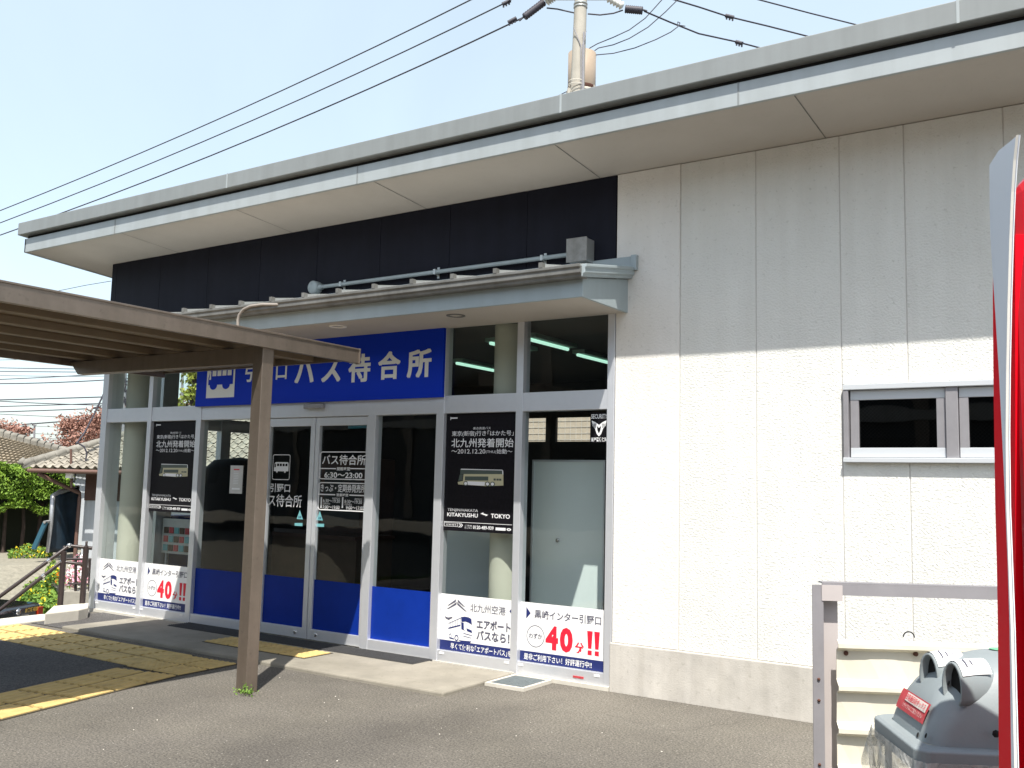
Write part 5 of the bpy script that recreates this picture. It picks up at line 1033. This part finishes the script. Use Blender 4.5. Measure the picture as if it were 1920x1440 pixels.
# round sticker behind the hoods, red label on the front of the lid
def on_front(a_, t_, off=.004): # point on the front slope of the dome
    r_ = dome(t_); z_ = r_[0].z; s_ = math.cos(t_*math.pi/2); return bp_(a_, -max(.02, (bd/2-.03)*s_**.80)+.09*t_-off, z_+off*.8)
q = MB(); q.grid(lambda u, v: on_front(.115-.24*u, .10+.15*v, .005), 10, 6); lb = q.build('front_label', M['stick'], RB)
q = MB(); q.grid(lambda u, v: on_front(.06-.175*u, .175+.065*v, .0065), 10, 4); q.build('label_panel', M['stickw'], lb)
q = MB(); o_ = on_front(.055, .183, .0085); text(q, '空容器回収ボックス', o_, on_front(-.11, .183, .0085)-o_, on_front(.055, .233, .0085)-o_, .012); q.build('label_lettering', M['red'], lb)
q = MB(); o_ = on_front(.06, .125, .0075); text(q, 'リサイクルにご協力ください', o_, on_front(-.11, .125, .0075)-o_, on_front(.06, .16, .0075)-o_, 0); q.build('label_note', M['stickw'], lb)
q = MB(); q.lathe(bp_(.02, .06, rz+.2495), [(.034, 0), (.0, .003)], 18, (0, 0, 1)); q.build('round_sticker', M['stickg'], RB)
q = MB()
for a_, t_ in ((-.16, .05), (-.10, .02), (-.03, .55), (-.12, .45)): q.lathe(on_front(a_, t_, .002), [(.008, 0), (0, .003)], 7, -e2+pz*.4)
q.lathe(bp_(-bw/2+.01, -.05, rz+.05), [(.011, 0), (0, .004)], 7, -e1); q.lathe(bp_(-bw/2+.012, .12, rz+.06), [(.012, 0), (0, .004)], 7, -e1); q.build('dirt_spot', M['hole'], RB)
# clear bag hanging from rim, with frame and contents
q = MB(); n = 28
rings = []
for j in range(13):
    v = j/12; z_ = rz-.03-.68*v; rg = rr(bw/2+.016, bd/2+.016, .05, z_, 7); m = len(rg)
    rings.append([p+(Vector((p.x-BC.x, p.y-BC.y, 0)).normalized())*(.022*math.sin(k*1.9+3*v)+.016*math.sin(k*.8-7*v)-.015*v+.012)*min(1, v*4+.25) for k, p in enumerate(rg)])
loft(q, rings, True); q.build('clear_bag', M['bag'], RB)
q = MB()
for a_ in (-1, 1):
    for b_ in (-1, 1): q.tube([bp_(a_*(bw/2-.03), b_*(bd/2-.03), -.01), bp_(a_*(bw/2-.03), b_*(bd/2-.03), rz-.03)], .011, 8)
q.build('leg', M['bin'], RB)
q = MB()
cols = [M['stick'], M['paper'], M['stickg'], M['navy'], M['fyel'], M['steel']]
for k in range(46):
    q.cur = random.randrange(6); a_, b_, z_ = random.uniform(-.13, .13), random.uniform(-.18, .18), random.uniform(.08, .52); dd = Vector((random.gauss(0, 1), random.gauss(0, 1), random.gauss(0, .5))).normalized()
    q.lathe(bp_(a_, b_, z_)-dd*.06, [(.0, 0), (.033, .004), (.033, .105), (.025, .12), (0, .12)], 12, dd)
q.build('empty_cans', cols, RB)

# vending machine (front is curved, seen almost edge on; its side faces the street)
vt = Vector((-.44, .898, 0)); vn = Vector((-.898, -.44, 0)); V0 = at_d(1903, 700, 1.25); V0.z = 0
VM = empty('vending_machine', V0+vt*.3-vn*.35, 'tall red vending machine with white curved front trim at the right edge', 'vending machine')
def von(px, py, off=0.0):
    d = ray(px, py); P = V0+vn*off; return CP+d*((P-CP).dot(vn)/d.dot(vn))
# near edge of the front bows outwards; white tapered trim strip
near = [(1912, 253), (1907, 300), (1903, 360), (1899.5, 447), (1896, 570), (1893.5, 700), (1892.5, 820), (1894, 950), (1898, 1060), (1902.5, 1180), (1909, 1440), (1914, 1640)]
far = [(1905, 256), (1872, 283), (1855, 310), (1855.5, 387), (1857, 447), (1865, 570), (1873, 700), (1879, 820), (1885, 950), (1889.5, 1060), (1893, 1180), (1896, 1440), (1899, 1640)]
q = MB(); poly = [von(*p) for p in far]+[von(*p) for p in near[::-1]]
q.prism(poly, vn*-.001); q.build('white_trim', M['vwhite'], VM)
q = MB(); dn_ = Vector((.25, -.97, 0)).normalized()
nl = [von(*p) for p in near]
w_ = vn*-.002+Vector((.001, -.001, 0))
vs = nl+[p+w_ for p in nl]; m = len(nl); q.add([p+vn*.004 for p in vs], [(k, k+1, m+k+1, m+k) for k in range(m-1)]); q.build('edge_trim', M['vtrim'], VM, solid=.0015)
# red curved door behind the trim
dl = [(1862, 440), (1861.5, 560), (1862.5, 700), (1866, 950), (1869, 1060), (1871, 1180), (1873, 1440), (1875, 1640)]
q = MB(); fr_ = [von(*p, -.012) for p in dl]; nr_ = [von(1904, p[1], -.012) for p in dl]
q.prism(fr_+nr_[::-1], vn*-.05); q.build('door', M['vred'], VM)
# cabinet: side panel facing the street and body
h_ = von(1918, 272).z; q = MB(); s0 = at_d(1906.5, 700, 1.275); s0.z = 0
dv_ = Vector((.996, .087, 0)); vb = Vector((-.087, .996, 0))
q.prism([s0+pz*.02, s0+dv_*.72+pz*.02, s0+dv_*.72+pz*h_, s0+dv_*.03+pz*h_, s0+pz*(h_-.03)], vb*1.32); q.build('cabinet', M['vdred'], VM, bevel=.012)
q = MB(); q.prism([s0+dv_*.02+vb*.02-pz*.02, s0+dv_*.68+vb*.02-pz*.02, s0+dv_*.68+vb*.02+pz*.03, s0+dv_*.02+vb*.02+pz*.03], vb*.88); q.build('plinth', M['seal'], VM)
# ================================================================ OPPOSITE SIDE (unseen building, added as a dark reflection for the glass)
ob = empty('reflection_building', (-2, -24, 0), 'grey building across the street mirrored in the glazing', 'building')
q = MB(); q.box(-95, 16, -32, -24, -.1, 8.5); q.build('wall', M['bgrey'], ob)
q = MB()
for i in range(26): q.box(-88+i*4, -85.5+i*4, -24.05, -23.99, 1.2, 3.2); q.box(-88+i*4, -85.5+i*4, -24.05, -23.99, 4.8, 6.6)
q.build('window', M['carg'], ob)
q = MB(); q.box(-95.5, 16.5, -24.6, -23.8, 3.7, 4.05); q.box(-95.5, 16.5, -24.8, -23.7, 8.3, 8.7); q.build('ledge', M['plinth'], ob)
q = MB()
for i in range(16): q.box(-87+i*6.5, -86.6+i*6.5, -23.98, -23.9, 0, 8.3)
q.build('pillar', M['brown'], ob)
